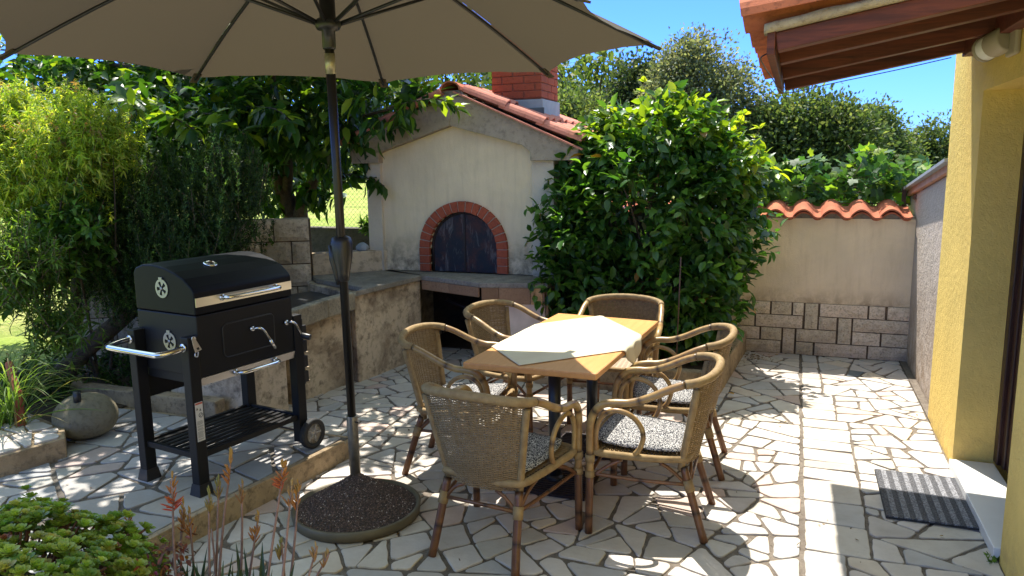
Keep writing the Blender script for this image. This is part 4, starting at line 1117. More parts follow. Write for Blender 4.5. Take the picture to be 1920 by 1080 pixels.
for k, (x, y, a, lab, cl) in enumerate(CH):
    if k == 0: c_ = chair0; c_.location = (x, y, 0); c_.rotation_euler = (0, 0, R(a)); c_['label'] = lab
    else: c_ = dup(chair0, (x, y, 0), R(a), lab)
    c_['group'] = 'rattan armchairs round the cafe table'
    if cl:
        q = cush0 if k == 0 else cush0.copy()
        if k: COL.objects.link(q)
        d = Vector((0, 0.045, 0)); d.rotate(Matrix.Rotation(R(a), 3, 'Z'))
        q.location = (x+d.x, y+d.y, 0.428); q.rotation_euler = (R(2), 0, R(a+random.Random(k).uniform(-4, 4)))
        tag(q, cl, 'cushion', 'speckled seat cushions')

# ================================================================== BARBECUE
bq = thing('charcoal_barbecue', 'black charcoal barbecue trolley with steel handles and wheels', 'barbecue', (-2.745, 2.775, 0.12), R(81))
mb = MB(); mb.box(0.088, 0.716, 0.0, 0.46, 0.60, 0.911); body = mb.build('firebox', MAT['blackpaint'], bq, bevel=0.006)
arc = [(0, 0.915), (0, 1.030), (0.018, 1.052), (0.07, 1.092), (0.14, 1.122), (0.22, 1.143), (0.30, 1.153), (0.38, 1.150), (0.44, 1.13), (0.46, 1.10), (0.46, 0.915)]
mb = MB(); n = len(arc); v = [(0.084, y-0.002, z) for y, z in arc]+[(0.720, y-0.002, z) for y, z in arc]
mb.add(v, [tuple(range(n)), tuple(range(2*n-1, n-1, -1))]+[((i+1) % n, i, n+i, n+(i+1) % n) for i in range(n)])
lid = mb.build('lid', MAT['lidpaint'], bq, bevel=0.008, seg=3, angle=25)
mb = MB(); mb.box(0.088, 0.716, -0.006, -0.0025, 0.955, 1.0); mb.build('steel_band', MAT['steel'], lid)
def handle(mb, x0, x1, z, out=0.055, sag=0.0, r=0.0105):
    mb.tube(smooth_path([(x0, -0.003, z), (x0+0.002, -out*0.6, z+0.002), (x0+0.03, -out, z+0.003), ((x0+x1)/2, -out-0.004, z+0.003), (x1-0.03, -out, z+0.003), (x1-0.002, -out*0.6, z+0.002), (x1, -0.003, z)], 6), r, 12)
    for x in (x0, x1): mb.tube([(x, -0.006, z), (x, -0.011, z)], 0.016, 16)
mb = MB(); handle(mb, 0.245, 0.60, 0.982); mb.build('lid_handle', MAT['chrome'], lid)
mb = MB(); mb.lathe([(0.036, 0), (0.036, 0.006), (0.028, 0.010), (0.022, 0.004), (0.001, 0.003)], 24)
mb.xf(Matrix.Translation((0.33, 0.17, 1.131)) @ Matrix.Rotation(R(17), 4, 'X')); mb.build('thermometer_ring', MAT['chrome'], lid, smooth=True)
mb = MB(); mb.lathe([(0.02, 0), (0.02, 0.0045)], 20); mb.xf(Matrix.Translation((0.33, 0.17, 1.1315)) @ Matrix.Rotation(R(17), 4, 'X')); mb.build('thermometer_face', MAT['castiron'], lid)
def vent(parent, y, z, xx):
    mb = MB(); R0, R1 = 0.048, 0.010
    for k in range(5):       # five spokes and a rim
        a0 = 2*PI*k/5+0.55; v = []
        for da, r_ in ((-0.16, 0.012), (0.16, 0.012), (0.34, 0.037), (-0.34, 0.037)):
            v.append((xx-0.003, y+math.cos(a0+da)*r_, z+math.sin(a0+da)*r_))
        v2 = [(p[0]+0.003, p[1], p[2]) for p in v]
        mb.add(v+v2, [(3, 2, 1, 0), (0, 1, 5, 4), (1, 2, 6, 5), (2, 3, 7, 6), (3, 0, 4, 7)])
    n = 36; v = []
    for r_, o_ in ((0.036, -0.003), (R0, -0.003), (R0, 0.0), (0.036, 0.0)):
        for k in range(n): a = 2*PI*k/n; v.append((xx+o_, y+math.cos(a)*r_, z+math.sin(a)*r_))
    f = []
    for q in range(3):
        for k in range(n): f.append((q*n+k, q*n+(k+1) % n, (q+1)*n+(k+1) % n, (q+1)*n+k))
    mb.add(v, f)
    mb.tube([(xx, y, z), (xx-0.007, y, z)], 0.008, 12)
    mb.obox((xx-0.004, y, z+0.051), (0, 1, 0), (0, 0, 1), (1, 0, 0), 0.012, 0.006, 0.003)
    mb.build('vent_disc', m_vent, parent)
m_vent = m_plain('vent_steel', (0.36, 0.36, 0.36), 0.4, 0.8)
vent(lid, 0.235, 1.035, 0.083); vent(body, 0.215, 0.765, 0.087)
# ash door outline, latch and knobs
mb = MB(); pts = []
x0, x1, z0, z1, rr_ = 0.235, 0.575, 0.668, 0.842, 0.028
for cx_, cz_, a0 in ((x1-rr_, z1-rr_, 0), (x0+rr_, z1-rr_, 90), (x0+rr_, z0+rr_, 180), (x1-rr_, z0+rr_, 270)):
    for k in range(6): a = R(a0+18*k); pts.append((cx_+rr_*math.cos(a), -0.002, cz_+rr_*math.sin(a)))
mb.tube(pts, 0.0035, 6, closed=True)
dd = mb.build('ash_door_seal', MAT['blackplastic'], bq)
mb = MB(); mb.prism_y([(p[0], p[2]) for p in pts][::-1], -0.0025, 0.0); mb.build('ash_door', MAT['blackpaint'], bq)
def spring_handle(x, z, dx, dz, nm):
    mb = MB(); mb.tube([(x, -0.002, z), (x, -0.02, z)], 0.013, 16); mb.tube(smooth_path([(x, -0.018, z), (x+dx*0.12, -0.045, z+0.004), (x+dx*0.35, -0.055, z+dz*0.1), (x+dx*0.6, -0.056, z+dz*0.45), (x+dx, -0.052, z+dz)], 6), [0.007]*25, 12)
    return mb
mb = spring_handle(0.415, 0.787, 0.115, -0.125, ''); mb.tube([(0.49, -0.056, 0.715), (0.526, -0.0525, 0.668)], 0.0095, 12); mb.build('ash_door_latch', MAT['chrome'], bq)
mb = spring_handle(0.655, 0.775, 0.075, -0.085, ''); mb.build('crank_arm', MAT['chrome'], bq)
mb = MB(); mb.tube([(0.728, -0.052, 0.69), (0.745, -0.10, 0.68)], 0.017, 14); mb.build('crank_grip', MAT['blackplastic'], bq, bevel=0.003)
# drawer strip and handle
mb = MB(); mb.add([(0.088, -0.004, 0.598), (0.716, -0.004, 0.598), (0.716, 0.006, 0.556), (0.088, 0.006, 0.556), (0.088, 0.012, 0.598), (0.716, 0.012, 0.598), (0.716, 0.018, 0.556), (0.088, 0.018, 0.556)],
    [(0, 1, 2, 3)[::-1], (4, 5, 6, 7), (0, 1, 5, 4), (2, 3, 7, 6), (1, 2, 6, 5), (3, 0, 4, 7)]); st = mb.build('drawer_front', MAT['steel'], bq)
mb = MB(); handle(mb, 0.295, 0.565, 0.578); mb.build('drawer_handle', MAT['chrome'], st)
mb = MB(); mb.box(0.10, 0.70, 0.03, 0.43, 0.555, 0.599); mb.build('ash_drawer', MAT['blackpaint'], bq)
# legs: two tall with feet, two with wheels
def leg(x, y, z0, z1, flare=True):
    mb = MB(); mb.box(x, x+0.062, y, y+0.056, z0+(0.055 if flare else 0), z1)
    l = mb.build('leg', MAT['blackpaint'], bq, bevel=0.004)
    if flare:
        mb = MB(); e = 0.012
        mb.add([(x-e, y-e, z0), (x+0.062+e, y-e, z0), (x+0.062+e, y+0.056+e, z0), (x-e, y+0.056+e, z0), (x-0.002, y-0.002, z0+0.06), (x+0.064, y-0.002, z0+0.06), (x+0.064, y+0.058, z0+0.06), (x-0.002, y+0.058, z0+0.06)],
               [(0, 3, 2, 1), (4, 5, 6, 7), (0, 1, 5, 4), (1, 2, 6, 5), (2, 3, 7, 6), (3, 0, 4, 7)])
        mb.build('foot', MAT['blackplastic'], l)
    return l
l1 = leg(0.024, -0.006, 0.0, 0.815); leg(0.024, 0.41, 0.0, 0.815)
leg(0.717, -0.006, 0.05, 0.80, False); leg(0.717, 0.41, 0.05, 0.80, False)
# warning label
b = NB('label_white'); b.set((0.62, 0.60, 0.56), 0.5); MAT['lab'] = b.m
mb = MB(); mb.box(0.034, 0.078, -0.0075, -0.0062, 0.285, 0.485); lb = mb.build('warning_label', MAT['lab'], l1)
mb = MB(); mb.box(0.036, 0.076, -0.0082, -0.0076, 0.474, 0.483); mb.build('label_red_strip', m_plain('label_red', (0.5, 0.1, 0.06), 0.5), l1)
mb = MB(); rg = random.Random(1); z = 0.388
mb.prism_y([(0.038, 0.447), (0.05, 0.447), (0.044, 0.462)], -0.0082, -0.0076); mb.prism_y([(0.056, 0.44), (0.068, 0.44), (0.062, 0.455)], -0.0082, -0.0076)
ringp = [(0.063+0.011*math.cos(a*PI/8), -0.0078, 0.418+0.011*math.sin(a*PI/8)) for a in range(16)]; mb.tube(ringp, 0.0016, 6, closed=True); mb.bar((0.056, -0.008, 0.411), (0.070, -0.008, 0.425), 0.0025, 0.001, up=(0, 1, 0))
while z > 0.293:
    mb.box(0.038, 0.038+rg.uniform(0.028, 0.037), -0.0080, -0.0076, z, z+0.0014); z -= 0.0042 if rg.random() > 0.2 else 0.008
mb.build('label_print', m_plain('print_grey', (0.12, 0.12, 0.12), 0.6), l1)
# bottle opener
mb = MB()
mb.prism_y([(0.046, 0.80), (0.062, 0.812), (0.074, 0.79), (0.098, 0.745), (0.06, 0.735), (0.053, 0.76)], -0.012, -0.0065); mb.tube([(0.056, -0.013, 0.806), (0.056, -0.0065, 0.806)], 0.013, 14)
mb.tube(smooth_path([(0.075, -0.012, 0.737), (0.062, -0.02, 0.718), (0.05, -0.02, 0.722), (0.052, -0.018, 0.736)], 4), 0.004, 8)
mb.build('bottle_opener', MAT['steel'], l1, bevel=0.002)
mb = MB(); mb.prism_y([(0.066, 0.758), (0.078, 0.762), (0.083, 0.75), (0.072, 0.748)], -0.0135, -0.0121); mb.build('opener_slot', MAT['blackplastic'], l1)
# push handle on the near side
hp = smooth_path([(0.024, 0.022, 0.765), (-0.05, 0.022, 0.758), (-0.105, 0.045, 0.755), (-0.115, 0.10, 0.755), (-0.115, 0.37, 0.755), (-0.105, 0.42, 0.756), (-0.05, 0.438, 0.762), (0.024, 0.438, 0.768)], 7)
mb = MB(); mb.tube(hp, 0.0145, 14); hh = mb.build('push_handle', MAT['chrome'], bq)
mb = MB()
for y in (0.022, 0.438): mb.tube([(0.023, y, 0.766), (0.012, y, 0.766)], 0.021, 16)
mb.build('handle_rose', MAT['chrome'], hh)
# rail on the far side with hooks, bracket block
mb = MB()
for z in (0.70, 0.61, 0.52, 0.43): mb.box(0.78, 0.812, -0.004, 0.05, z-0.035, z+0.03)
mb.box(0.7795, 0.79, 0.0, 0.045, 0.385, 0.77); mb.build('side_rack', MAT['blackplastic'], bq, bevel=0.002)
mb = MB()
for z in (0.655, 0.565, 0.475, 0.395): mb.box(0.789, 0.822, -0.002, 0.046, z-0.009, z+0.006)
mb.build('rack_spacer', m_plain('rack_spacer_tan', (0.38, 0.30, 0.2), 0.6), bq)
# rear crossbar with hooks
mb = MB(); mb.box(0.086, 0.717, 0.435, 0.45, 0.44, 0.56); mb.build('rear_panel', MAT['blackpaint'], bq)
mb = MB(); mb.box(0.33, 0.715, 0.4325, 0.4345, 0.525, 0.545); mb.build('rear_trim', MAT['steel'], bq)
for k in range(4):
    x = 0.40+k*0.085; mb = MB(); pts = [(x, 0.432, 0.452), (x+0.002, 0.424, 0.45)]+[(x-0.012+0.014*math.cos(a), 0.423, 0.428+0.016*math.sin(a)) for a in [R(80-i*26) for i in range(11)]]
    mb.tube(smooth_path(pts, 3), 0.0022, 8); mb.build('hook', MAT['chrome'], bq)
# slatted shelf
mb = MB(); mb.bar((0.086, 0.02, 0.20), (0.717, 0.02, 0.20), 0.022, 0.03); mb.bar((0.086, 0.44, 0.20), (0.717, 0.44, 0.20), 0.022, 0.03)
mb.bar((0.05, 0.05, 0.201), (0.05, 0.41, 0.201), 0.022, 0.03); mb.bar((0.74, 0.05, 0.201), (0.74, 0.41, 0.201), 0.022, 0.03); mb.build('shelf_frame', MAT['blackpaint'], bq, bevel=0.002)
for k in range(8): mb = MB(); y = 0.062+k*0.047; mb.box(0.062, 0.728, y, y+0.024, 0.197, 0.206); mb.build('shelf_slat', MAT['blackpaint'], bq)
# axle and wheels
mb = MB(); mb.tube([(0.78, -0.03, 0.09), (0.78, 0.49, 0.09)], 0.006, 8); mb.build('axle', MAT['castiron'], bq)
for y0, sgn in ((-0.032, -1), (0.492, 1)):
    mb = MB(); n = 40; v = []; pr = [(0.060, -0.02), (0.082, -0.021), (0.089, -0.014), (0.090, 0), (0.089, 0.014), (0.082, 0.021), (0.060, 0.02)]
    for r_, o_ in pr:
        for k in range(n): a = 2*PI*k/n; v.append((0.785+r_*math.cos(a), y0+o_, 0.0902+r_*math.sin(a)))
    f = [(q*n+k, q*n+(k+1) % n, ((q+1) % 7)*n+(k+1) % n, ((q+1) % 7)*n+k) for q in range(7) for k in range(n)]
    mb.add(v, f); wh = mb.build('wheel', MAT['rubber'], bq, smooth=True)
    mb = MB(); mb.tube([(0.785, y0-0.010, 0.0902), (0.785, y0+0.012, 0.0902)], 0.0595, 32); mb.build('wheel_cover', MAT['hub'], wh)
    mb = MB()
    for k in range(5):
        a = 2*PI*k/5; mb.bar((0.785+0.012*math.cos(a), y0+sgn*0.0115, 0.0902+0.012*math.sin(a)), (0.785+0.055*math.cos(a), y0+sgn*0.0115, 0.0902+0.055*math.sin(a)), 0.012, 0.006, up=(0, 1, 0))
    mb.build('wheel_spoke', MAT['hub'], wh)

# ================================================================== PARASOL
ux, uy = -2.137, 3.277
ucx, ucy = -2.015, 3.05        # canopy centre: the pole leans a little towards the table
def pole_at(z): return (ux+(ucx-ux)*(z-0.1)/2.2, uy+(ucy-uy)*(z-0.1)/2.2, z)
um = thing('garden_parasol', 'large taupe garden parasol with dark bronze pole and crank', 'parasol', (ux, uy, 0.0), world=True)
mb = MB(); mb.tube([pole_at(0.47), pole_at(2.75)], 0.0215, 20); mb.build('pole', MAT['poledark'], um)
mb = MB(); mb.tube([pole_at(0.08), pole_at(0.47)], 0.0285, 24); mb.build('base_sleeve', MAT['polesteel'], um, bevel=0.003)
mb = MB(); p_ = pole_at(0.44); mb.tube([(p_[0]+0.027, p_[1]-0.012, 0.44), (p_[0]+0.045, p_[1]-0.018, 0.44)], 0.004, 8); mb.build('locking_screw', MAT['castiron'], um)
mb = MB(); mb.tube([pole_at(2.165), pole_at(2.255)], 0.0235, 20); mb.build('pole_joint', m_plain('aged_brass', (0.42, 0.38, 0.25), 0.4, 0.6, 60, 0.3), um)
mb = MB(); mb.lathe([(0.023, 1.19), (0.03, 1.195), (0.034, 1.23), (0.05, 1.31), (0.054, 1.38), (0.046, 1.405), (0.024, 1.415)], 24, (pole_at(1.3)[0], pole_at(1.3)[1], 0)); cb = mb.build('crank_housing', MAT['blackplastic'], um, smooth=True)
mb = MB(); p_ = Vector(pole_at(1.3)); mb.tube([p_+Vector((-0.036, -0.03, 0.07)), p_+Vector((-0.034, -0.03, 0.0)), p_+Vector((-0.022, -0.022, -0.09)), p_+Vector((-0.02, -0.02, -0.125))], [0.017, 0.017, 0.011, 0.008], 10); mb.build('crank_handle', MAT['blackplastic'], cb)
mb = MB(); mb.lathe([(0.027, 2.29), (0.030, 2.30), (0.030, 2.37), (0.05, 2.375), (0.058, 2.39), (0.058, 2.405), (0.05, 2.42), (0.036, 2.425), (0.034, 2.56), (0.026, 2.565)], 28, (ucx+0.004, ucy-0.006, -0.02)); hb = mb.build('runner_hub', MAT['blackplastic'], um, smooth=True)
NR = 8; ph0 = R(20.5); rad = 1.475; zr = 2.258; za = 2.84; ux, uy = ucx, ucy
def rib_p(a, t):
    """point on a rib: t 0 at the top, 1 at the tip; a slight downward bow"""
    z = za+(zr-za)*t + 0.045*math.sin(PI*t); return Vector((ux+math.cos(a)*rad*t, uy+math.sin(a)*rad*t, z))
mb = MB(); NA = 12; NT = 18; v = []; f = []
for s_ in range(NR):
    a0 = ph0+s_*2*PI/NR; a1 = a0+2*PI/NR
    for j in range(NT+1):
        t = j/NT; P0_, P1_ = rib_p(a0, t), rib_p(a1, t)
        for i in range(NA+1):
            u = i/NA; p = P0_.lerp(P1_, u); k = 4*u*(1-u)
            # fabric sags between ribs and its hem is cut in a shallow curve
            cdir = Vector((ux-p.x, uy-p.y, 0)); L = cdir.length
            if L > 1e-6: cdir /= L
            p = p + cdir*(0.085*k*t**2) + Vector((0, 0, 0.016+0.012*k*t*(1-t)*-1 + 0.03*k*t**2 - 0.012*k*t))
            wr = mnoise.noise(Vector((a0*3+u*9, t*4, 0)))*0.004*t + 0.0035*math.sin(u*31+a0*2+t*3)*max(0, t-0.45)*2*abs(1-2*u)**1.5
            p.z += wr
            v.append(p)
base = 0
for s_ in range(NR):
    for j in range(NT):
        for i in range(NA):
            q = s_*(NT+1)*(NA+1)+j*(NA+1)+i; f.append((q, q+1, q+NA+2, q+NA+1))
mb.add(v, f)
b = NB('taupe_canvas'); n_ = b.noise(b.pos(), 500, 2); cl_ = (0.092, 0.077, 0.054)
b.set(b.mix(b.math('MULTIPLY', b.noise(b.pos(), 3, 4), 0.25), cl_, tuple(x*0.8 for x in cl_)), 0.9, 0, b.bump(n_, 0.2, 0.001), 0.1)
tr = b.n("ShaderNodeBsdfTranslucent"); tr.inputs[0].default_value = (0.105, 0.082, 0.054, 1); ms = b.n("ShaderNodeMixShader"); ms.inputs[0].default_value = 0.2
b.l(b.p.outputs[0], ms.inputs[1]); b.l(tr.outputs[0], ms.inputs[2]); b.l(ms.outputs[0], b.out.inputs[0])
cn = mb.build('canopy', b.m, um, smooth=True)
for s_ in range(NR):
    a = ph0+s_*2*PI/NR
    mb = MB(); mb.tube([rib_p(a, 0.02+0.975*k/10) for k in range(11)], 0.0085, 8); rb = mb.build('rib', MAT['blackplastic'], um)
    mb = MB(); h = Vector((ux+math.cos(a)*0.045, uy+math.sin(a)*0.045, 2.38)); mb.tube([h, rib_p(a, 0.46)-Vector((0, 0, 0.008))], 0.008, 8); mb.build('strut', MAT['blackplastic'], rb)
    mb = MB(); tp = rib_p(a, 0.965); d_ = (rib_p(a, 1)-rib_p(a, 0.96)).normalized(); sd_ = d_.cross(Vector((0, 0, 1))).normalized(); up_ = sd_.cross(d_)
    mb.obox(tp+d_*0.04+up_*0.004, d_, sd_, up_, 0.045, 0.022, 0.004); mb.build('rib_pocket', b.m, rb)
mb = MB(); t_ = rib_p(ph0+2*2*PI/NR, 0.93); mb.tube(smooth_path([t_, t_+Vector((-0.03, -0.02, -0.05)), t_+Vector((-0.05, -0.03, -0.09))], 4), [0.012]*9, 6); 
ux, uy = -2.137, 3.277
pbz = thing('parasol_base', 'round parasol base heaped with dark gravel in a shallow dish', 'parasol base', (-2.06, 3.14, 0), world=True)
bx, by, br = -2.027, 3.107, 0.315
mb = MB(); mb.lathe([(br-0.012, 0.0), (br+0.002, 0.006), (br+0.008, 0.052), (br-0.004, 0.057), (br-0.012, 0.052), (br-0.03, 0.012), (0.01, 0.012)], 56, (bx, by, 0)); mb.build('dish', m_plain('dish_plastic', (0.115, 0.095, 0.058), 0.55, 0, 10, 0.2), pbz, smooth=True)
# gravel: a low cone of real small stones over a solid core
def cone_h(x, y):
    d = math.hypot(x-ux-0.01, y-uy+0.01); e = br-0.02-math.hypot(x-bx, y-by); return 0.040+0.112*max(0, e)/(max(0, e)+d*0.9+1e-6)
mb = MB(); v = []; f = []; nr_, na_ = 14, 48
for j in range(nr_+1):
    for i in range(na_):
        r_ = (br-0.012)*j/nr_; a = 2*PI*i/na_; x, y = bx+r_*math.cos(a), by+r_*math.sin(a); v.append((x, y, cone_h(x, y)))
for j in range(nr_):
    for i in range(na_): f.append((j*na_+i, j*na_+(i+1) % na_, (j+1)*na_+(i+1) % na_, (j+1)*na_+i))
mb.add(v, f); mb.build('gravel_core', m_plain('gravel_core', (0.05, 0.036, 0.028), 0.95), pbz, smooth=True)
rng = np.random.default_rng(5); NG = 9000
ang = rng.uniform(0, 2*PI, NG); rr = (br-0.014)*np.sqrt(rng.uniform(0, 1, NG)); gx = bx+rr*np.cos(ang); gy = by+rr*np.sin(ang)
gz = np.array([cone_h(a, c) for a, c in zip(gx, gy)])+rng.uniform(-0.001, 0.003, NG)
octv = np.array([(1,0,0),(-1,0,0),(0,1,0),(0,-1,0),(0,0,1),(0,0,-1)], float)
V = octv[None]*rng.uniform(0.0022, 0.0052, (NG, 1, 3)); V = V+rng.normal(0, 0.0006, V.shape)
th = rng.uniform(0, PI, NG); c_, s_ = np.cos(th)[:, None], np.sin(th)[:, None]
X = V[:, :, 0]*c_-V[:, :, 1]*s_; Y = V[:, :, 0]*s_+V[:, :, 1]*c_; V = np.stack([X, Y, V[:, :, 2]], 2)+np.stack([gx, gy, gz], 1)[:, None]
F = np.array([(0,2,4,4),(2,1,4,4),(1,3,4,4),(3,0,4,4)]); 
F3 = np.array([(0,2,4),(2,1,4),(1,3,4),(3,0,4),(2,0,5),(1,2,5),(3,1,5),(0,3,5)])
pal = np.array([(0.10, 0.06, 0.043), (0.06, 0.038, 0.03), (0.15, 0.09, 0.06), (0.24, 0.16, 0.12), (0.5, 0.42, 0.36)]); pk = rng.choice(5, NG, p=[0.4, 0.28, 0.2, 0.09, 0.03])
me = bpy.data.meshes.new('gravel'); VV = V.reshape(-1, 3)-np.array(pbz['_w']); FF = (np.arange(NG)[:, None, None]*6+F3[None]).reshape(-1, 3)
me.from_pydata(VV.tolist(), [], FF.tolist()); ca = me.color_attributes.new("Col", 'FLOAT_COLOR', 'POINT')
cc = np.ones((NG*6, 4), np.float32); cc[:, :3] = np.repeat(pal[pk], 6, 0)*rng.uniform(0.8, 1.2, (NG*6, 1)); ca.data.foreach_set('color', cc.ravel())
b = NB('gravel'); b.set(b.attr(), 0.6, 0, None, 0.5); me.materials.append(b.m)
o = bpy.data.objects.new('gravel', me); COL.objects.link(o); o.parent = pbz; o['kind'] = 'stuff'

# ================================================================== VEGETATION
T_LEAF = ([(0, 0.0, 0.0), (0.28, 0.40, 0.16), (0.62, 0.42, 0.16), (1.0, 0.02, 0.0)])
def leaves(P, D, L, W, cols, rng, curl=0.18, fold=0.35, tmpl=T_LEAF, roll=None, gloss_up=0.6):
    """P base points, D unit directions, L lengths, W widths -> V, F, C.  Leaves face roughly upwards with random roll."""
    n = len(P); up = np.array([0, 0, 1.0])+rng.normal(0, 0.45, (n, 3))
    if roll is not None: up = up*0.4+roll
    S = np.cross(D, up); S /= np.linalg.norm(S, axis=1, keepdims=True)+1e-9; N = np.cross(S, D)
    rows = []
    for t, hw, fz in tmpl:
        ctr = P + D*(L*t)[:, None] - N*(curl*L*t*t)[:, None]
        rows.append(ctr + S*(W*hw)[:, None]*-1 + N*(W*hw*fold)[:, None]); rows.append(ctr); rows.append(ctr + S*(W*hw)[:, None] + N*(W*hw*fold)[:, None])
    V = np.stack(rows, 1); m = V.shape[1]; F = []
    for r in range(len(tmpl)-1):
        a = r*3; F += [(a, a+1, a+4, a+3), (a+1, a+2, a+5, a+4)]
    F = np.array(F); FF = (np.arange(n)[:, None, None]*m+F[None]).reshape(-1, 4)
    return V.reshape(-1, 3), FF, np.repeat(cols, m, 0)
def diamond(P, D, L, W, cols, rng):
    n = len(P); up = rng.normal(0, 1, (n, 3)); up[:, 2] += 0.8; S = np.cross(D, up); S /= np.linalg.norm(S, axis=1, keepdims=True)+1e-9; N = np.cross(S, D)
    V = np.stack([P, P+D*(L*.5)[:, None]+S*(W*.5)[:, None]+N*(W*.15)[:, None], P+D*L[:, None], P+D*(L*.5)[:, None]-S*(W*.5)[:, None]+N*(W*.15)[:, None]], 1)
    return V.reshape(-1, 3), np.arange(n*4).reshape(-1, 4), np.repeat(cols, 4, 0)
def unit(v): return v/(np.linalg.norm(v, axis=1, keepdims=True)+1e-9)
def blob_pts(blobs, n, rng, shell=0.55, carve=0.78, lump=0.16):
    """points in the outer part of a union of ellipsoids with a lumpy outline; returns points and outward directions"""
    vol = np.array([b[1][0]*b[1][1]*b[1][2] for b in blobs])**0.75; vol = vol/vol.sum(); P = []; O = []
    ph = rng.uniform(0, 6.28, (4, 3)); fr = rng.uniform(2.5, 6, (4, 3))
    while len(P) < n:
        m = n; k = rng.choice(len(blobs), m, p=vol); c = np.array([blobs[i][0] for i in k]); r = np.array([blobs[i][1] for i in k])
        d = unit(rng.normal(0, 1, (m, 3))); s_ = (shell+(1-shell)*rng.uniform(0, 1, m)**0.6)
        lum = sum(np.sin(d[:, 0]*fr[i, 0]*1.6+ph[i, 0])*np.sin(d[:, 1]*fr[i, 1]*1.6+ph[i, 1])*np.sin(d[:, 2]*fr[i, 2]*1.6+ph[i, 2]+k) for i in range(4))
        s_ = s_*(1+lump*lum); p = c+d*r*s_[:, None]
        ok = np.ones(m, bool)
        for i, b in enumerate(blobs):
            q = (p-np.array(b[0]))/np.array(b[1]); inside = np.linalg.norm(q, axis=1) < carve*0.72; ok &= ~(inside & (k != i))
        P += list(p[ok]); O += list((d/r)[ok])
    return np.array(P[:n]), unit(np.array(O[:n]))
def cluster(tips, dirs, per, spread, rng):
    n = len(tips); P = np.repeat(tips, per, 0)+rng.normal(0, spread, (n*per, 3)); D = np.repeat(dirs, per, 0)+rng.normal(0, 0.75, (n*per, 3))
    return P, unit(D)
def palette(n, cols, w, rng, jit=0.18):
    c = np.array(cols)[rng.choice(len(cols), n, p=np.array(w)/sum(w))]; return c*rng.uniform(1-jit, 1+jit, (n, 1))*rng.uniform(1-jit/3, 1+jit/3, (n, 3))
def merge(parts):
    V, F, C_ = [], [], []; b_ = 0
    for v, f, c in parts: V.append(v); F.append(f+b_); C_.append(c); b_ += len(v)
    return np.concatenate(V), np.concatenate(F), np.concatenate(C_)
def tubes_np(paths, radii, rng, seg=5):
    mb = MB()
    for p, r in zip(paths, radii): mb.tube(p, r, seg, cap=False)
    return mb
def branches(base, tips, rng, r0=0.02, r1=0.004, bend=0.25):
    mb = MB(); b0 = Vector(base)
    for t in tips:
        t = Vector(t); L = (t-b0).length; pts = []
        off = Vector(rng.normal(0, bend*L*0.35, 3)); s_ = Vector(rng.normal(0, 0.03, 3)); s_.z = 0
        for i in range(7):
            u = i/6; p = (b0+s_).lerp(t, u)+off*math.sin(PI*u)*0.6; p.z += 0.18*L*math.sin(PI*u)*0.4; pts.append(p)
        mb.tube(pts, [r0+(r1-r0)*i/6 for i in range(7)], 6, cap=False)
    return mb
def trunk_mesh(pts, radii, seg=12): mb = MB(); mb.tube(smooth_path(pts, 5), [radii[0]+(radii[-1]-radii[0])*i/((len(pts)-1)*5) for i in range((len(pts)-1)*5+1)], seg); return mb

# --- the big glossy bush beside the oven
rng = np.random.default_rng(21)
cb_ = thing('camellia_bush', 'big glossy dark green bush with yellowish top shoots, between oven and cream wall', 'bush', (-1.15, 6.4, 0.1), world=True)
BL = [((-1.15, 6.45, 1.30), (0.85, 0.62, 0.85)), ((-0.74, 6.42, 1.22), (0.46, 0.55, 0.6)), ((-1.62, 6.25, 1.15), (0.46, 0.42, 0.55)), ((-1.15, 6.30, 0.62), (0.80, 0.55, 0.55)),
      ((-0.74, 6.22, 0.68), (0.33, 0.40, 0.42)), ((-1.15, 6.45, 1.86), (0.55, 0.5, 0.42)), ((-0.60, 6.5, 1.66), (0.34, 0.38, 0.34)), ((-1.55, 6.5, 1.80), (0.30, 0.35, 0.34)), ((-1.72, 6.12, 0.72), (0.34, 0.34, 0.42)), ((-0.85, 6.45, 2.02), (0.3, 0.3, 0.22))]
tp, od = blob_pts(BL, 2500, rng, shell=0.55, lump=0.15)
dr_ = unit(od*0.8+np.array([0, 0, -0.05])+rng.normal(0, 0.25, od.shape))
P, D = cluster(tp, dr_, 6, 0.035, rng); D[:, 2] -= 0.14; D = unit(D); n = len(P)
keep = (P[:, 2] > 0.12); P, D = P[keep], D[keep]; n = len(P)
col = palette(n, [(0.042, 0.115, 0.02), (0.068, 0.16, 0.028), (0.10, 0.195, 0.034), (0.032, 0.085, 0.022)], [4, 4, 2, 3], rng)
h = np.clip((P[:, 2]-1.55)/0.7, 0, 1)*rng.uniform(0, 1, n) + np.clip((P[:, 0]+0.75)/0.6, 0, 1)*np.clip((P[:, 2]-1.2)/0.4, 0, 1)*rng.uniform(0, 1, n)
yl = np.where(h[:, None] > 0.42, np.array([0.17, 0.26, 0.022]), col); yl[h > 0.85] = (0.30, 0.36, 0.03)
yl[rng.uniform(0, 1, n) < 0.003] = (0.35, 0.18, 0.03)
L = rng.uniform(0.072, 0.122, n); yl = yl*np.repeat(rng.uniform(0.7, 1.35, len(keep)//6), 6)[keep][:, None]; V, F, C4 = leaves(P, D, L, L*rng.uniform(0.5, 0.64, n), yl*rng.uniform(.85, 1.15, (n, 1)), rng)
npmesh('foliage', V, F, C4, MAT['leaf'], cb_, smooth=True)
branches((-1.15, 6.5, 0.12), tp[:70], rng, 0.018, 0.004).build('stem', MAT['bark'], cb_, smooth=True)
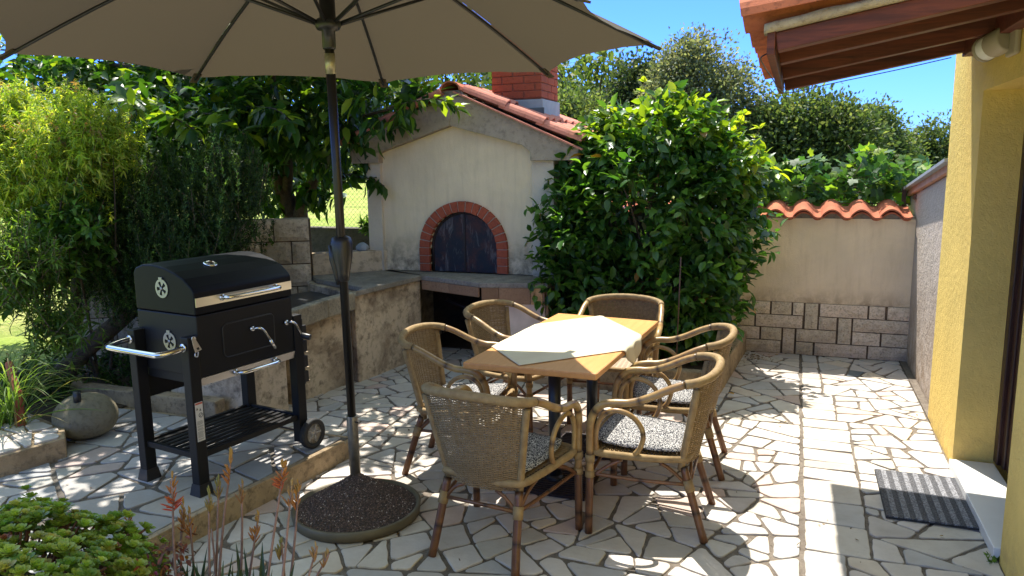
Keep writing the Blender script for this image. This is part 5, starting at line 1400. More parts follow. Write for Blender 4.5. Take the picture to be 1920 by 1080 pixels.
# long loose shoots standing above the bush
ts = [(-1.22, 6.45, 2.40), (-0.95, 6.5, 2.30), (-0.42, 6.5, 2.12), (-0.30, 6.55, 2.0), (-1.5, 6.4, 2.2), (-0.28, 6.5, 1.72)]
mb = MB(); PP = []; DD = []
for t in ts:
    b0 = Vector((t[0]-0.06, t[1], t[2]-0.42)); t = Vector(t); pts = [b0.lerp(t, i/6)+Vector((0.03*math.sin(i), 0, 0)) for i in range(7)]; mb.tube(pts, 0.003, 5, cap=False)
    for i in range(2, 7):
        for q in range(5): PP.append(tuple(pts[i])); d = rng.normal(0, 1, 3); d[2] = abs(d[2])*0.4; DD.append(d)
mb.build('shoots', MAT['twig'], cb_)
P = np.array(PP); D = unit(np.array(DD)); n = len(P); L = rng.uniform(0.05, 0.085, n)
V, F, C4 = leaves(P, D, L, L*0.6, palette(n, [(0.25, 0.33, 0.03), (0.34, 0.38, 0.04), (0.15, 0.24, 0.03)], [3, 2, 2], rng), rng); npmesh('shoot_leaves', V, F, C4, MAT['softleaf'], cb_, smooth=True)
# fig-like lobed leaves low in the bush
o = MB(); o.tube([(-0.80, 5.62, 0.20), (-0.79, 5.63, 0.72), (-0.785, 5.64, 1.05)], 0.005, 8); o = o.build('plant_stake', MAT['fenceposts']); tag(o, 'thin upright metal plant stake in front of the big glossy bush', 'stake')

# --- persimmon tree behind the block wall
rng = np.random.default_rng(5)
pt_ = thing('broadleaf_tree', 'tree with large glossy leaves and dark forked trunk, behind the block wall', 'tree', (-5.1, 7.1, 0), world=True)
BL = [((-5.9, 6.6, 2.3), (1.15, 0.9, 0.75)), ((-4.7, 6.6, 2.55), (0.95, 0.8, 0.65)), ((-4.15, 6.3, 2.1), (0.50, 0.45, 0.40)), ((-6.6, 6.2, 2.3), (0.9, 0.9, 0.8)), ((-5.1, 5.7, 2.25), (0.75, 0.55, 0.36)),
      ((-5.7, 7.2, 1.7), (0.75, 0.6, 0.45)), ((-3.55, 6.1, 2.28), (0.55, 0.42, 0.26)), ((-4.6, 6.6, 3.4), (1.2, 1.0, 0.8)), ((-6.3, 7.3, 3.3), (1.2, 1.0, 0.8)), ((-3.35, 5.6, 3.2), (0.85, 0.7, 0.42)), ((-4.1, 5.2, 3.0), (0.7, 0.7, 0.4)),
      ((-4.15, 6.9, 1.66), (0.34, 0.3, 0.14)), ((-4.75, 6.9, 1.55), (0.3, 0.3, 0.2)), ((-4.25, 4.65, 2.95), (0.8, 0.6, 0.3)), ((-4.1, 3.8, 2.92), (0.6, 0.5, 0.22)), ((-7.3, 5.6, 2.3), (0.9, 0.8, 0.75)), ((-6.6, 5.0, 1.9), (0.7, 0.5, 0.5)), ((-5.0, 5.2, 1.98), (0.55, 0.4, 0.25))]
tp, od = blob_pts(BL, 3500, rng, shell=0.5)
dr_ = unit(od*0.8+rng.normal(0, 0.4, od.shape)+np.array([0, -0.15, 0]))
P, D = cluster(tp, dr_, 6, 0.05, rng); D[:, 2] -= 0.25; D = unit(D); n = len(P)
col = palette(n, [(0.030, 0.085, 0.016), (0.05, 0.125, 0.02), (0.02, 0.055, 0.015), (0.10, 0.19, 0.02)], [4, 3, 3, 1.6], rng)
sel = (rng.uniform(0, 1, n) < 0.12) & (P[:, 1] < 6.0); col[sel] = (0.20, 0.29, 0.025)
L = rng.uniform(0.10, 0.19, n); V, F, C4 = leaves(P, D, L, L*rng.uniform(0.42, 0.52, n), col, rng, curl=0.22)
npmesh('foliage', V, F, C4, MAT['leaf'], pt_, smooth=True)
mb = trunk_mesh([(-5.15, 7.1, -0.05), (-5.13, 7.05, 0.6), (-5.18, 7.0, 1.15), (-5.3, 6.95, 1.55)], (0.14, 0.09)); 
for lim, r_ in (([(-5.17, 7.0, 1.1), (-4.95, 6.9, 1.45), (-4.75, 6.8, 1.6), (-4.5, 6.7, 1.95), (-4.2, 6.5, 2.5)], (0.075, 0.03)), ([(-5.28, 6.96, 1.5), (-5.35, 6.8, 2.0), (-5.6, 6.6, 2.7), (-5.8, 6.5, 3.4)], (0.085, 0.03)),
               ([(-5.2, 7.0, 1.3), (-4.9, 7.0, 1.62), (-4.6, 7.0, 1.62), (-4.25, 6.9, 1.68)], (0.05, 0.015)), ([(-5.25, 6.98, 1.45), (-5.0, 6.7, 1.9), (-4.9, 6.4, 2.6), (-4.6, 6.1, 3.1)], (0.06, 0.02)), ([(-4.5, 6.7, 1.95), (-4.0, 6.3, 2.15), (-3.4, 6.1, 2.25)], (0.03, 0.01)),
               ([(-5.6, 6.6, 2.6), (-6.0, 6.3, 2.7), (-6.6, 6.0, 2.8)], (0.05, 0.02))):
    mb.tube(smooth_path(lim, 5), [r_[0]+(r_[1]-r_[0])*i/((len(lim)-1)*5) for i in range((len(lim)-1)*5+1)], 8)
mb.build('trunk', MAT['bark'], pt_, smooth=True)
# spray hanging in front of the oven roof, and the low spray by the oven wall
for sp_i, (path, nl, sz, yel) in enumerate((([(-3.4, 6.0, 2.25), (-3.0, 5.95, 2.3), (-2.78, 5.95, 2.27), (-2.70, 5.95, 2.2)], 26, 0.13, 0.7), ([(-4.5, 6.7, 1.72), (-4.05, 6.4, 1.66), (-3.7, 6.2, 1.62), (-3.55, 6.15, 1.56)], 34, 0.15, 0.02), ([(-5.2, 5.3, 2.2), (-4.8, 4.9, 2.16), (-4.55, 4.75, 2.12), (-4.35, 4.7, 2.04)], 48, 0.17, 0.5), ([(-5.2, 5.6, 2.2), (-4.7, 5.2, 2.2), (-4.3, 5.0, 2.14), (-4.05, 4.9, 2.0)], 50, 0.18, 0.25), ([(-4.8, 5.8, 2.3), (-4.3, 5.4, 2.25), (-3.95, 5.2, 2.2), (-3.75, 5.1, 2.08)], 44, 0.17, 0.3), ([(-5.5, 5.2, 2.3), (-5.1, 4.8, 2.3), (-4.85, 4.6, 2.26), (-4.7, 4.5, 2.18)], 40, 0.16, 0.6))):
    pts = smooth_path(path, 6); m = MB(); m.tube(pts, 0.006, 6); m.build('branch', MAT['bark'], pt_)
    idx = rng.integers(2, len(pts), nl); P = np.array([tuple(pts[i]) for i in idx]); d0 = np.array(tuple((pts[-1]-pts[0]).normalized()))
    D = unit(d0*0.6+rng.normal(0, 0.6, (nl, 3))+np.array([0, 0, -0.45])); L = rng.uniform(0.8, 1.2, nl)*sz
    cc = np.where(rng.uniform(0, 1, (nl, 1)) < yel, np.array([[0.22, 0.32, 0.03]]), np.array([[0.035, 0.09, 0.018]]))
    V, F, C4 = leaves(P, D, L, L*0.48, cc*rng.uniform(0.8, 1.2, (nl, 1)), rng, curl=0.25); npmesh('leaf_spray', V, F, C4, MAT['leaf'], pt_, smooth=True)

# --- lemon verbena: upright pale green shoots
def shoots(name, label, cat, loc, blobs, nt, slen, per, ll, lw, pal, w, rng, mat, up=0.9, droop=0.5, brown=0.0, stemm=None, low=None):
    t = thing(name, label, cat, loc, world=True)
    tips, od = blob_pts(blobs, nt, rng, shell=0.35)
    if low is not None: tips[:, 2] = np.maximum(tips[:, 2], low)
    sd = unit(od*(1-up)+np.array([0, 0, up])+rng.normal(0, 0.22, od.shape)); SL = rng.uniform(0.6, 1.2, nt)*slen
    bs = tips-sd*SL[:, None]
    u = rng.uniform(0.0, 1.0, (nt, per)); P = (bs[:, None]+(tips-bs)[:, None]*u[:, :, None]).reshape(-1, 3)
    side = rng.normal(0, 1, (nt, per, 3)); side = side/np.linalg.norm(side, axis=2, keepdims=True)
    D = (side+sd[:, None]*0.55); D[:, :, 2] -= droop*0.3; D = unit(D.reshape(-1, 3)); n = len(P)
    sc = (1.1-0.6*u.reshape(-1)); L = rng.uniform(0.7, 1.15, n)*ll*sc
    tone = np.repeat(rng.uniform(0.65, 1.25, nt), per)[:, None]; col = palette(n, pal, w, rng)*tone
    if brown: sel = np.repeat(rng.uniform(0, 1, nt) < brown, per) & (u.reshape(-1) > 0.7); col[sel] = (0.30, 0.17, 0.09)
    V, F, C4 = leaves(P, D, L, L*lw, col, rng, curl=droop, tmpl=[(0, 0.05, 0), (0.35, 0.5, 0), (0.7, 0.4, 0), (1.0, 0.03, 0)], fold=0.2)
    npmesh('foliage', V, F, C4, mat, t, smooth=True)
    m = MB()
    for i in range(0, nt, max(1, nt//160)): m.tube([Vector(bs[i]), Vector(tips[i])], 0.0022, 4, cap=False)
    m.build('stems', stemm or MAT['twig'], t)
    return t, tips, bs
rng = np.random.default_rng(8)
vb, tips, bs = shoots('lemon_verbena_bush', 'pale yellow-green bush of narrow drooping leaves under the parasol edge, top left', 'bush', (-5.0, 4.2, 0.1),
    [((-5.25, 4.2, 2.02), (0.75, 0.45, 0.33)), ((-4.72, 4.05, 2.05), (0.38, 0.4, 0.26)), ((-5.7, 3.95, 1.9), (0.6, 0.45, 0.4)), ((-5.1, 4.0, 1.78), (0.55, 0.35, 0.2)), ((-5.5, 4.1, 2.28), (0.3, 0.3, 0.18)), ((-4.85, 4.1, 2.27), (0.2, 0.25, 0.15))],
    1500, 0.26, 46, 0.052, 0.24, [(0.27, 0.38, 0.045), (0.38, 0.46, 0.07), (0.15, 0.25, 0.035), (0.52, 0.52, 0.13)], [4, 3, 2, 1.5], rng, MAT['softleaf'], up=0.6, droop=0.75, brown=0.12)  # palest leaf colour paints sunlit tips into the foliage
branches((-5.1, 4.3, 0.1), tips[:4]-np.array([0, 0, 0.3]), rng, 0.012, 0.003).build('trunk', MAT['bark'], vb, smooth=True)

# --- rosemary: dark needle bush with a slanting trunk
rng = np.random.default_rng(9)
rm = thing('rosemary_bush', 'large dark needle-leaved bush with a slanting trunk behind the barbecue', 'bush', (-5.1, 4.1, 0.1), world=True)
BL = [((-4.85, 4.55, 1.45), (0.72, 0.42, 0.55)), ((-4.3, 4.7, 1.48), (0.44, 0.40, 0.50)), ((-5.4, 4.5, 1.35), (0.6, 0.45, 0.5)), ((-4.55, 4.5, 1.15), (0.6, 0.38, 0.32)), ((-4.1, 4.75, 1.72), (0.32, 0.3, 0.33)), ((-4.75, 4.4, 0.95), (0.45, 0.3, 0.25))]
NTW = 3600; tips, od = blob_pts(BL, NTW, rng, shell=0.3)
sd = unit(od*0.3+np.array([0, 0, 0.8])+rng.normal(0, 0.22, od.shape)); SL = rng.uniform(0.18, 0.34, NTW); bs = tips-sd*SL[:, None]; per = 62
u = rng.uniform(0, 1, (NTW, per)); P = (bs[:, None]+(tips-bs)[:, None]*u[:, :, None]).reshape(-1, 3)
sdn = rng.normal(0, 1, (NTW, per, 3)); sdn /= np.linalg.norm(sdn, axis=2, keepdims=True); D = unit((sdn+sd[:, None]*1.0).reshape(-1, 3)); n = len(P)
tone = np.repeat(rng.choice([0.5, 0.8, 1.2, 2.3], NTW, p=[0.35, 0.3, 0.22, 0.13]), per)[:, None]  # brightest tone paints sunlit highlights into some sprigs
V, F, C4 = diamond(P, D, rng.uniform(0.02, 0.036, n), np.full(n, 0.007), palette(n, [(0.035, 0.075, 0.018), (0.055, 0.105, 0.03), (0.10, 0.16, 0.045)], [4, 3, 1], rng)*tone, rng)
npmesh('foliage', V, F, C4, MAT['needle'], rm)
m = MB()
for i in range(0, NTW, 6): m.tube([Vector(bs[i]), Vector(tips[i])], 0.002, 4, cap=False)
m.build('stems', MAT['twig'], rm)
mb = trunk_mesh([(-5.35, 4.05, 0.08), (-5.15, 4.2, 0.35), (-4.85, 4.4, 0.65), (-4.55, 4.55, 1.0), (-4.4, 4.6, 1.3)], (0.085, 0.035))
mb.tube(smooth_path([(-5.2, 4.15, 0.3), (-5.3, 4.3, 0.7), (-5.35, 4.4, 1.2)], 5), [0.055-0.003*i for i in range(11)], 8); mb.tube(smooth_path([(-4.9, 4.38, 0.6), (-4.95, 4.5, 0.9), (-4.9, 4.5, 1.3)], 5), [0.045-0.002*i for i in range(11)], 8)
mb.build('trunk', MAT['bark'], rm, smooth=True)

# --- loose leafy shrub at the left edge, ground plants
rng = np.random.default_rng(10)
shoots('leafy_shrub', 'loose mid-green shrub of small narrow leaves at the left edge, below the pale bush', 'shrub', (-4.8, 3.6, 0.1),
    [((-4.75, 3.5, 1.22), (0.34, 0.3, 0.25)), ((-5.2, 3.3, 0.9), (0.25, 0.22, 0.16)), ((-4.6, 3.6, 0.85), (0.25, 0.25, 0.2))], 260, 0.30, 30, 0.07, 0.24,
    [(0.12, 0.21, 0.035), (0.20, 0.29, 0.06), (0.07, 0.14, 0.03)], [4, 2, 3], rng, MAT['softleaf'], up=0.6, droop=0.5)
gcv, _, _ = shoots('bed_ground_cover', 'low dark green ground cover in the flower bed behind the round stone', 'ground cover', (-4.5, 4.3, 0.1),
    [((-4.9, 4.4, 0.22), (0.8, 0.5, 0.16)), ((-4.2, 4.4, 0.24), (0.5, 0.4, 0.18)), ((-5.2, 3.7, 0.3), (0.6, 0.4, 0.2)), ((-3.9, 4.6, 0.2), (0.3, 0.3, 0.12))], 330, 0.16, 26, 0.05, 0.35,
    [(0.04, 0.085, 0.02), (0.07, 0.13, 0.03), (0.025, 0.05, 0.015)], [4, 2, 2], rng, MAT['softleaf'], up=0.5, droop=0.4)
gcv['kind'] = 'stuff'
# strappy grass-like clump
rng = np.random.default_rng(12)
gr = thing('strappy_grass_clump', 'clump of long thin arching blades spilling over the step at the left edge', 'ornamental grass', (-4.45, 3.0, 0.22), world=True)
mbv = []; n = 150
for i in range(n):
    b0 = Vector((-4.42+rng.normal(0, 0.06), 3.02+rng.normal(0, 0.06), 0.24)); a = rng.uniform(0, 2*PI); rch = rng.uniform(0.25, 0.62); hh_ = rng.uniform(0.12, 0.55); wv = rng.uniform(0.003, 0.006)
    d = Vector((math.cos(a), math.sin(a), 0)); s_ = Vector((-d.y, d.x, 0)); rows = []
    for k in range(9):
        t = k/8; c = b0+d*rch*t+Vector((0, 0, hh_*4*t*(1-t*0.72)*0.6)); wd = wv*(1-t)**0.5+0.0004
        rows.append((c-s_*wd, c+Vector((0, 0, -wd*0.6)), c+s_*wd))
    mbv.append(rows)
V = np.array([[list(p) for row in b_ for p in row] for b_ in mbv]).reshape(-1, 3); F = []
for k in range(8): a = k*3; F += [(a, a+1, a+4, a+3), (a+1, a+2, a+5, a+4)]
F = (np.arange(n)[:, None, None]*27+np.array(F)[None]).reshape(-1, 4)
npmesh('blades', V, F, np.repeat(palette(n, [(0.12, 0.20, 0.05), (0.20, 0.27, 0.09), (0.24, 0.22, 0.10)], [4, 2, 1], rng), 27, 0), MAT['softleaf'], gr, smooth=True)

# --- wire fence with posts
fn = thing('wire_mesh_fence', 'diamond wire mesh fence on thin posts between garden and meadow', 'fence', (-5.5, 7.8, 0), world=True)
def mesh_panel(A, B, z0, z1, pitch, nm):
    A = Vector(A); B = Vector(B); L = (B-A).length; d = (B-A)/L; H = z1-z0; mb = MB(); r = 0.0016; s = Vector((-d.y, d.x, 0))
    def seg(a, b_):
        t = (b_-a).normalized(); p = t.cross(s); v = [a+p*r, a-p*r*0.5+s*r, a-p*r*0.5-s*r, b_+p*r, b_-p*r*0.5+s*r, b_-p*r*0.5-s*r]
        mb.add(v, [(0, 1, 4, 3), (1, 2, 5, 4), (2, 0, 3, 5)])
    x = -H
    while x < L:
        for s0 in (1, -1):
            xa, xb = (x, x+H) if s0 == 1 else (x+H, x); za, zb_ = z0, z1
            if xa < 0: za = z0+(-xa)/(xb-xa)*H; xa = 0
            if xb < 0: zb_ = z0+(0-xa)/(xb-xa)*H if xb != xa else z1; xb = 0
            if xa > L: za = z0+(L-xa)/(xb-xa)*H if xb != xa else z0; xa = L
            if xb > L: zb_ = za+(L-xa)/(xb-xa)*(z1-za) if xb != xa else z1; xb = L
            if abs(xa-xb) > 0.001: seg(A+d*xa+Vector((0, 0, za)), A+d*xb+Vector((0, 0, zb_)))
        x += pitch
    for z in (z0+0.01, (z0+z1)/2, z1): mb.tube([A+Vector((0, 0, z)), B+Vector((0, 0, z))], 0.002, 4)
    mb.build(nm, MAT['wire'], fn)
mesh_panel((-7.2, 7.8, 0), (-3.8, 7.8, 0), 0.98, 1.55, 0.06, 'wire_mesh'); mesh_panel((-9.2, 4.8, 0), (-7.2, 7.8, 0), 0.0, 1.55, 0.07, 'wire_mesh'); mesh_panel((-9.6, 2.0, 0), (-9.2, 4.8, 0), 0.0, 1.55, 0.07, 'wire_mesh')
for x, y in ((-7.2, 7.8), (-5.6, 7.8), (-3.9, 7.8), (-9.2, 4.8), (-8.2, 6.3), (-9.6, 2.0)):
    mb = MB(); mb.tube([(x, y, -0.1), (x, y, 1.62)], 0.02, 8); mb.build('post', MAT['fenceposts'], fn)
# small shrub in front of the fence by the oven
rng = np.random.default_rng(14)
shoots('fence_shrub', 'small dark broad-leaved shrub against the wire fence just left of the oven', 'shrub', (-4.35, 7.5, 0.9),
    [((-4.4, 7.45, 1.12), (0.28, 0.15, 0.16))], 40, 0.14, 14, 0.09, 0.35, [(0.05, 0.12, 0.025), (0.09, 0.18, 0.03)], [3, 1], rng, MAT['leaf'], up=0.4, droop=0.3)

# --- grape vine over the garden wall
rng = np.random.default_rng(15)
gv = thing('grape_vine', 'bright green grape vine on wires rising behind the tiled cream wall', 'vine', (0.3, 7.65, 0), world=True)
BL = [((0.62, 7.65, 1.60), (0.30, 0.22, 0.19)), ((0.75, 7.7, 1.48), (0.22, 0.25, 0.12)), ((0.04, 7.65, 1.60), (0.13, 0.15, 0.20)), ((0.28, 7.65, 1.42), (0.28, 0.2, 0.09)), ((-0.15, 7.6, 1.52), (0.22, 0.2, 0.14)), ((-0.4, 7.6, 1.6), (0.22, 0.22, 0.2)), ((0.98, 7.8, 1.66), (0.13, 0.15, 0.06)), ((0.6, 7.75, 1.78), (0.13, 0.15, 0.07))]
tp, od = blob_pts(BL, 250, rng, shell=0.3); P, D = cluster(tp, unit(od+rng.normal(0, 0.4, od.shape)), 3, 0.03, rng); D[:, 2] -= 0.3; D = unit(D); n = len(P)
up = rng.normal(0, 0.5, (n, 3))+np.array([0, -0.5, 0.9]); S = unit(np.cross(D, up)); N = np.cross(S, D); L = rng.uniform(0.08, 0.135, n)
rimang = [0, 28, 55, 85, 115, 148, 180, 212, 245, 275, 305, 332]; rimr = [1.0, 0.62, 0.88, 0.55, 0.72, 0.5, 0.15, 0.5, 0.72, 0.55, 0.88, 0.62]
rows = [P+D*(L*0.35)[:, None]]
for a, r_ in zip(rimang, rimr):
    a = R(a); rr_ = r_*0.62; rows.append(P+D*(L*(0.35+math.cos(a)*rr_))[:, None]+S*(L*math.sin(a)*rr_)[:, None]-N*(L*0.22*rr_*rr_)[:, None]+N*(rng.normal(0, 0.03, n)*L)[:, None])
V = np.stack(rows, 1); F = np.array([(0, 12 if i == 0 else i, i+1, (i+1) % 12+1) for i in range(0, 12, 2)]); F = (np.arange(n)[:, None, None]*13+F[None]).reshape(-1, 4)
hy = np.clip((P[:, 2]-1.55)/0.3, 0, 1)*rng.uniform(0, 1, n); col = palette(n, [(0.05, 0.13, 0.03), (0.09, 0.18, 0.035), (0.035, 0.09, 0.03), (0.16, 0.25, 0.04)], [3, 3, 3, 1], rng); col[hy > 0.6] = (0.27, 0.36, 0.035)
npmesh('foliage', V.reshape(-1, 3), F, np.repeat(col*rng.uniform(.8, 1.2, (n, 1)), 13, 0), MAT['softleaf'], gv, smooth=True)
mb = MB()
for i in range(16):
    t = tp[i*7]; b0 = Vector((0.2+rng.normal(0, .4), 7.7, 1.3)); mb.tube(smooth_path([b0, (b0+Vector(t))/2+Vector((rng.normal(0, .05), 0, 0.05)), Vector(t), Vector(t)+Vector((rng.normal(0, 0.08), 0, rng.uniform(0.05, 0.14)))], 4), 0.003, 5)
mb.build('tendrils', MAT['twig'], gv)
mb = trunk_mesh([(0.25, 7.7, -0.1), (0.28, 7.72, 0.7), (0.2, 7.7, 1.35)], (0.03, 0.018), 8); mb.build('trunk', MAT['bark'], gv, smooth=True)
tr_ = thing('vine_trellis', 'rusty post and wires carrying the grape vine behind the cream wall', 'trellis', (0.93, 7.6, 0), world=True)
for x in (0.89, -1.6): mb = MB(); mb.box(x-0.016, x+0.016, 7.55, 7.582, -0.1, 1.50); mb.build('post', MAT['fenceposts'], tr_)
for z in (1.30, 1.345, 1.45): mb = MB(); mb.tube([(-1.6, 7.566, z), (0.94, 7.566, z)], 0.006 if z > 1.31 else 0.004, 6); mb.build('wire', MAT['fenceposts'], tr_)

# --- trees beyond
def tree(name, label, loc, blobs, nl, ls, pal, w, seed, th=0.14, grp='trees beyond the garden', cat='tree', mat=None, lump=0.2, tone=(0.6, 1.35)):
    rng = np.random.default_rng(seed); t = thing(name, label, cat, loc, group=grp, world=True)
    nc = nl//14; tp, od = blob_pts(blobs, nc, rng, shell=0.45, lump=lump)
    P, D = cluster(tp, od, 14, ls*1.5, rng); n = len(P); tn = np.repeat(rng.uniform(tone[0], tone[1], nc), 14)[:, None]
    L = rng.uniform(0.7, 1.3, n)*ls
    V, F, C4 = diamond(P, D, L, L*0.55, palette(n, pal, w, rng)*tn, rng); npmesh('crown', V, F, C4, mat or MAT['farleaf'], t)
    b0 = Vector(loc); top = Vector(blobs[0][0]); mb = MB(); mid = b0.lerp(top, 0.5)+Vector((rng.normal(0, .2), 0, 0))
    mb.tube(smooth_path([b0, mid, top], 5), [th*(1-0.07*i) for i in range(11)], 8)
    for i in range(26):
        q = Vector(tp[rng.integers(0, nc)]); s0 = b0.lerp(top, rng.uniform(0.35, 0.9)); m_ = s0.lerp(q, 0.5)+Vector((0, 0, 0.15*(q-s0).length)); mb.tube(smooth_path([s0, m_, q], 4), [th*0.32*(1-0.09*k) for k in range(9)], 5, cap=False)
    mb.build('trunk', MAT['bark'], t, smooth=True)
    return t
oak = [(0.055, 0.09, 0.03), (0.085, 0.13, 0.04), (0.12, 0.165, 0.055), (0.16, 0.19, 0.075)]; olv = [(0.13, 0.155, 0.085), (0.19, 0.21, 0.12), (0.09, 0.11, 0.06), (0.25, 0.26, 0.16)]
tree('olive_tree', 'tall airy grey-green tree with fine leaves, rising above the glossy bush', (-2.5, 19.5, 0.2), [((-2.5, 20, 3.4), (1.0, 1.0, 1.35)), ((-3.2, 20, 3.0), (0.7, 0.8, 1.2)), ((-1.75, 20, 3.0), (0.75, 0.8, 1.0)), ((-2.4, 20, 1.8), (1.5, 1.0, 0.9)), ((-1.2, 20.2, 2.5), (0.5, 0.7, 0.7)), ((-2.7, 20, 4.3), (0.5, 0.6, 0.5))], 34000, 0.105, olv, [3, 3, 2, 1.5], 31, 0.16, lump=0.25, tone=(0.7, 1.25))
tree('dark_conifer_like_tree', 'dark dense tree top just behind and left of the airy grey-green tree', (-4.5, 22.5, 0.2), [((-4.4, 23, 3.6), (1.0, 0.9, 1.0)), ((-4.9, 23, 2.4), (1.0, 0.9, 1.2)), ((-3.7, 23, 3.3), (0.8, 0.8, 1.0))], 22000, 0.13, [(0.025, 0.045, 0.018), (0.045, 0.07, 0.025), (0.07, 0.09, 0.035)], [3, 2, 1], 32, 0.16)
tree('pale_bushy_tree', 'pale green bushy tree beside the brick chimney, partly under the parasol', (-5.0, 17.5, 0.2), [((-5.0, 18, 2.2), (0.85, 0.9, 1.1)), ((-4.3, 18, 1.7), (0.7, 0.7, 0.9)), ((-5.7, 18, 2.4), (0.8, 0.8, 0.9))], 24000, 0.11, [(0.10, 0.145, 0.045), (0.15, 0.19, 0.07), (0.06, 0.10, 0.03)], [3, 2, 2], 33, 0.12)
tree('oak_tree', 'broad dark green oak-like tree above the tiled cream wall', (0.0, 19.5, 0.1), [((-0.1, 20, 2.3), (0.95, 0.9, 0.95)), ((0.75, 20, 2.2), (0.85, 0.9, 0.85)), ((0.3, 20, 1.2), (1.5, 0.9, 0.9)), ((-0.9, 20, 2.0), (0.7, 0.8, 0.9)), ((1.25, 20.2, 1.8), (0.5, 0.7, 0.75))], 42000, 0.125, oak, [3, 3, 2, 1], 34, 0.2)
tree('far_rounded_tree', 'smaller dark rounded tree just right of and behind the broad oak-like tree', (2.1, 26, 0.1), [((2.1, 26.5, 2.3), (0.75, 0.8, 0.9)), ((2.6, 26.5, 1.6), (0.7, 0.7, 0.6))], 14000, 0.13, oak, [3, 3, 1, 0.6], 35, 0.12)
for k, (x, y, h_, lab) in enumerate(((3.6, 36, 2.35, 'distant tree in the low tree line nearest the broad oak-like tree'), (4.7, 38, 2.7, 'distant dark tree in the middle of the low tree line left of the yellow house'), (5.8, 38, 3.2, 'distant tree with a spiky top in the low tree line, nearest the yellow house'), (7.2, 40, 3.1, 'distant tree at the end of the low tree line, half behind the yellow house'))):
    tree('distant_tree', lab, (x, y, 0), [((x, y, h_*0.62), (1.0, 0.9, h_*0.42)), ((x+0.5, y, h_*0.4), (0.8, 0.8, h_*0.35)), ((x-0.6, y, h_*0.42), (0.7, 0.8, h_*0.3))], 8000, 0.17, oak, [3, 3, 2, 0.8], 40+k, 0.12, 'distant low tree line')
for k, (x, y, h_, rr_, lab) in enumerate(((-30, 40, 8.5, 4.5, 'far green tree across the meadow, seen under the parasol on the far left'), (-22.5, 38, 8, 4.0, 'far green tree across the meadow, behind the rosemary-like bush'), (-17, 36, 8, 3.6, 'far green tree across the meadow, behind the large-leaved tree'), (-12, 34, 7, 3.2, 'far green tree across the meadow, seen between parasol pole and oven'), (-7.6, 30, 6, 2.6, 'far green tree across the meadow, hidden mostly by the oven roof'))):
    tree('meadow_edge_tree', lab, (x, y, 0.6), [((x, y, h_*0.6), (rr_, rr_*0.8, h_*0.4)), ((x+rr_*.6, y, h_*0.4), (rr_*0.7, rr_*.6, h_*0.33)), ((x-rr_*0.6, y, h_*0.42), (rr_*.7, rr_*.6, h_*0.3))], 5200, 0.32, [(0.06, 0.10, 0.025), (0.10, 0.15, 0.035), (0.15, 0.19, 0.05)], [3, 3, 1.5], 50+k, 0.3, 'trees across the meadow')

# --- foreground: succulent bush in a raised planter
pl = thing('stone_planter', 'raised concrete planter at the bottom left under the succulent bush', 'planter', (-2.2, 1.3, 0), world=True)
mb = MB(); mb.box(-2.75, -1.74, 0.75, 1.66, 0.121, 0.40); mb.build('planter_wall', MAT['concrete'], pl, bevel=0.01)
mb = MB(); mb.box(-2.70, -1.79, 0.80, 1.61, 0.4005, 0.415); mb.build('planter_soil', MAT['soil'], pl)
rng = np.random.default_rng(61)
su = thing('succulent_bush', 'dome of small bright green succulent rosettes in the bottom left corner', 'succulent', (-2.15, 1.35, 0.41), world=True)
NRs = 2400; th = rng.uniform(0, 2*PI, NRs); ph = np.arccos(rng.uniform(-0.15, 1, NRs)); c0 = np.array([-2.14, 1.40, 0.37]); rad_ = np.array([0.50, 0.40, 0.36])
d = np.stack([np.sin(ph)*np.cos(th), np.sin(ph)*np.sin(th), np.cos(ph)], 1); lum = 1+0.07*np.sin(d[:, 0]*9+1)*np.sin(d[:, 1]*8)+rng.normal(0, 0.035, NRs); ctr = c0+d*rad_*lum[:, None]*np.where(np.arange(NRs) % 4 == 0, 0.86, 1.0)[:, None]
axis = unit(d/rad_+np.array([0, 0, 1.2])+rng.normal(0, 0.35, (NRs, 3))); per = 17
k = np.tile(np.arange(per), NRs); az_ = k*2.39996; tilt = 0.25+1.15*(k/per)
A_ = np.repeat(axis, per, 0); tmp = unit(np.cross(A_, np.array([0.3, 0.5, 0.81]))); B_ = np.cross(A_, tmp)
D = A_*np.cos(tilt)[:, None]+(tmp*np.cos(az_)[:, None]+B_*np.sin(az_)[:, None])*np.sin(tilt)[:, None]
rs = np.repeat(rng.uniform(0.6, 1.15, NRs), per); n = len(D); L = 0.028*rs*(0.55+0.55*k/per); P = np.repeat(ctr, per, 0)
base = palette(NRs, [(0.27, 0.36, 0.055), (0.35, 0.41, 0.07), (0.17, 0.27, 0.05), (0.38, 0.36, 0.09)], [4, 3, 2, 1], rng); cc = np.repeat(base, per, 0)*(1.15-0.25*(k/per))[:, None]
red = np.repeat((rng.uniform(0, 1, NRs) < 0.025), per); cc[red] = (0.22, 0.07, 0.03)
V, F, C4 = leaves(P, D, L, L*0.62, cc, rng, curl=-0.12, fold=0.25, tmpl=[(0, 0.12, 0), (0.45, 0.36, 0), (0.8, 0.5, 0), (1.0, 0.12, 0)], roll=A_*1.5)
npmesh('rosettes', V, F, C4, MAT['succulent'], su, smooth=True)
m = MB()
for i in range(0, NRs, 5): p = Vector(ctr[i]); m.tube([Vector((c0[0], c0[1], 0.38)).lerp(p, 0.8), p], 0.004, 5, cap=False)
m.build('stems', m_plain('succulent_stem', (0.16, 0.07, 0.04), 0.8), su)
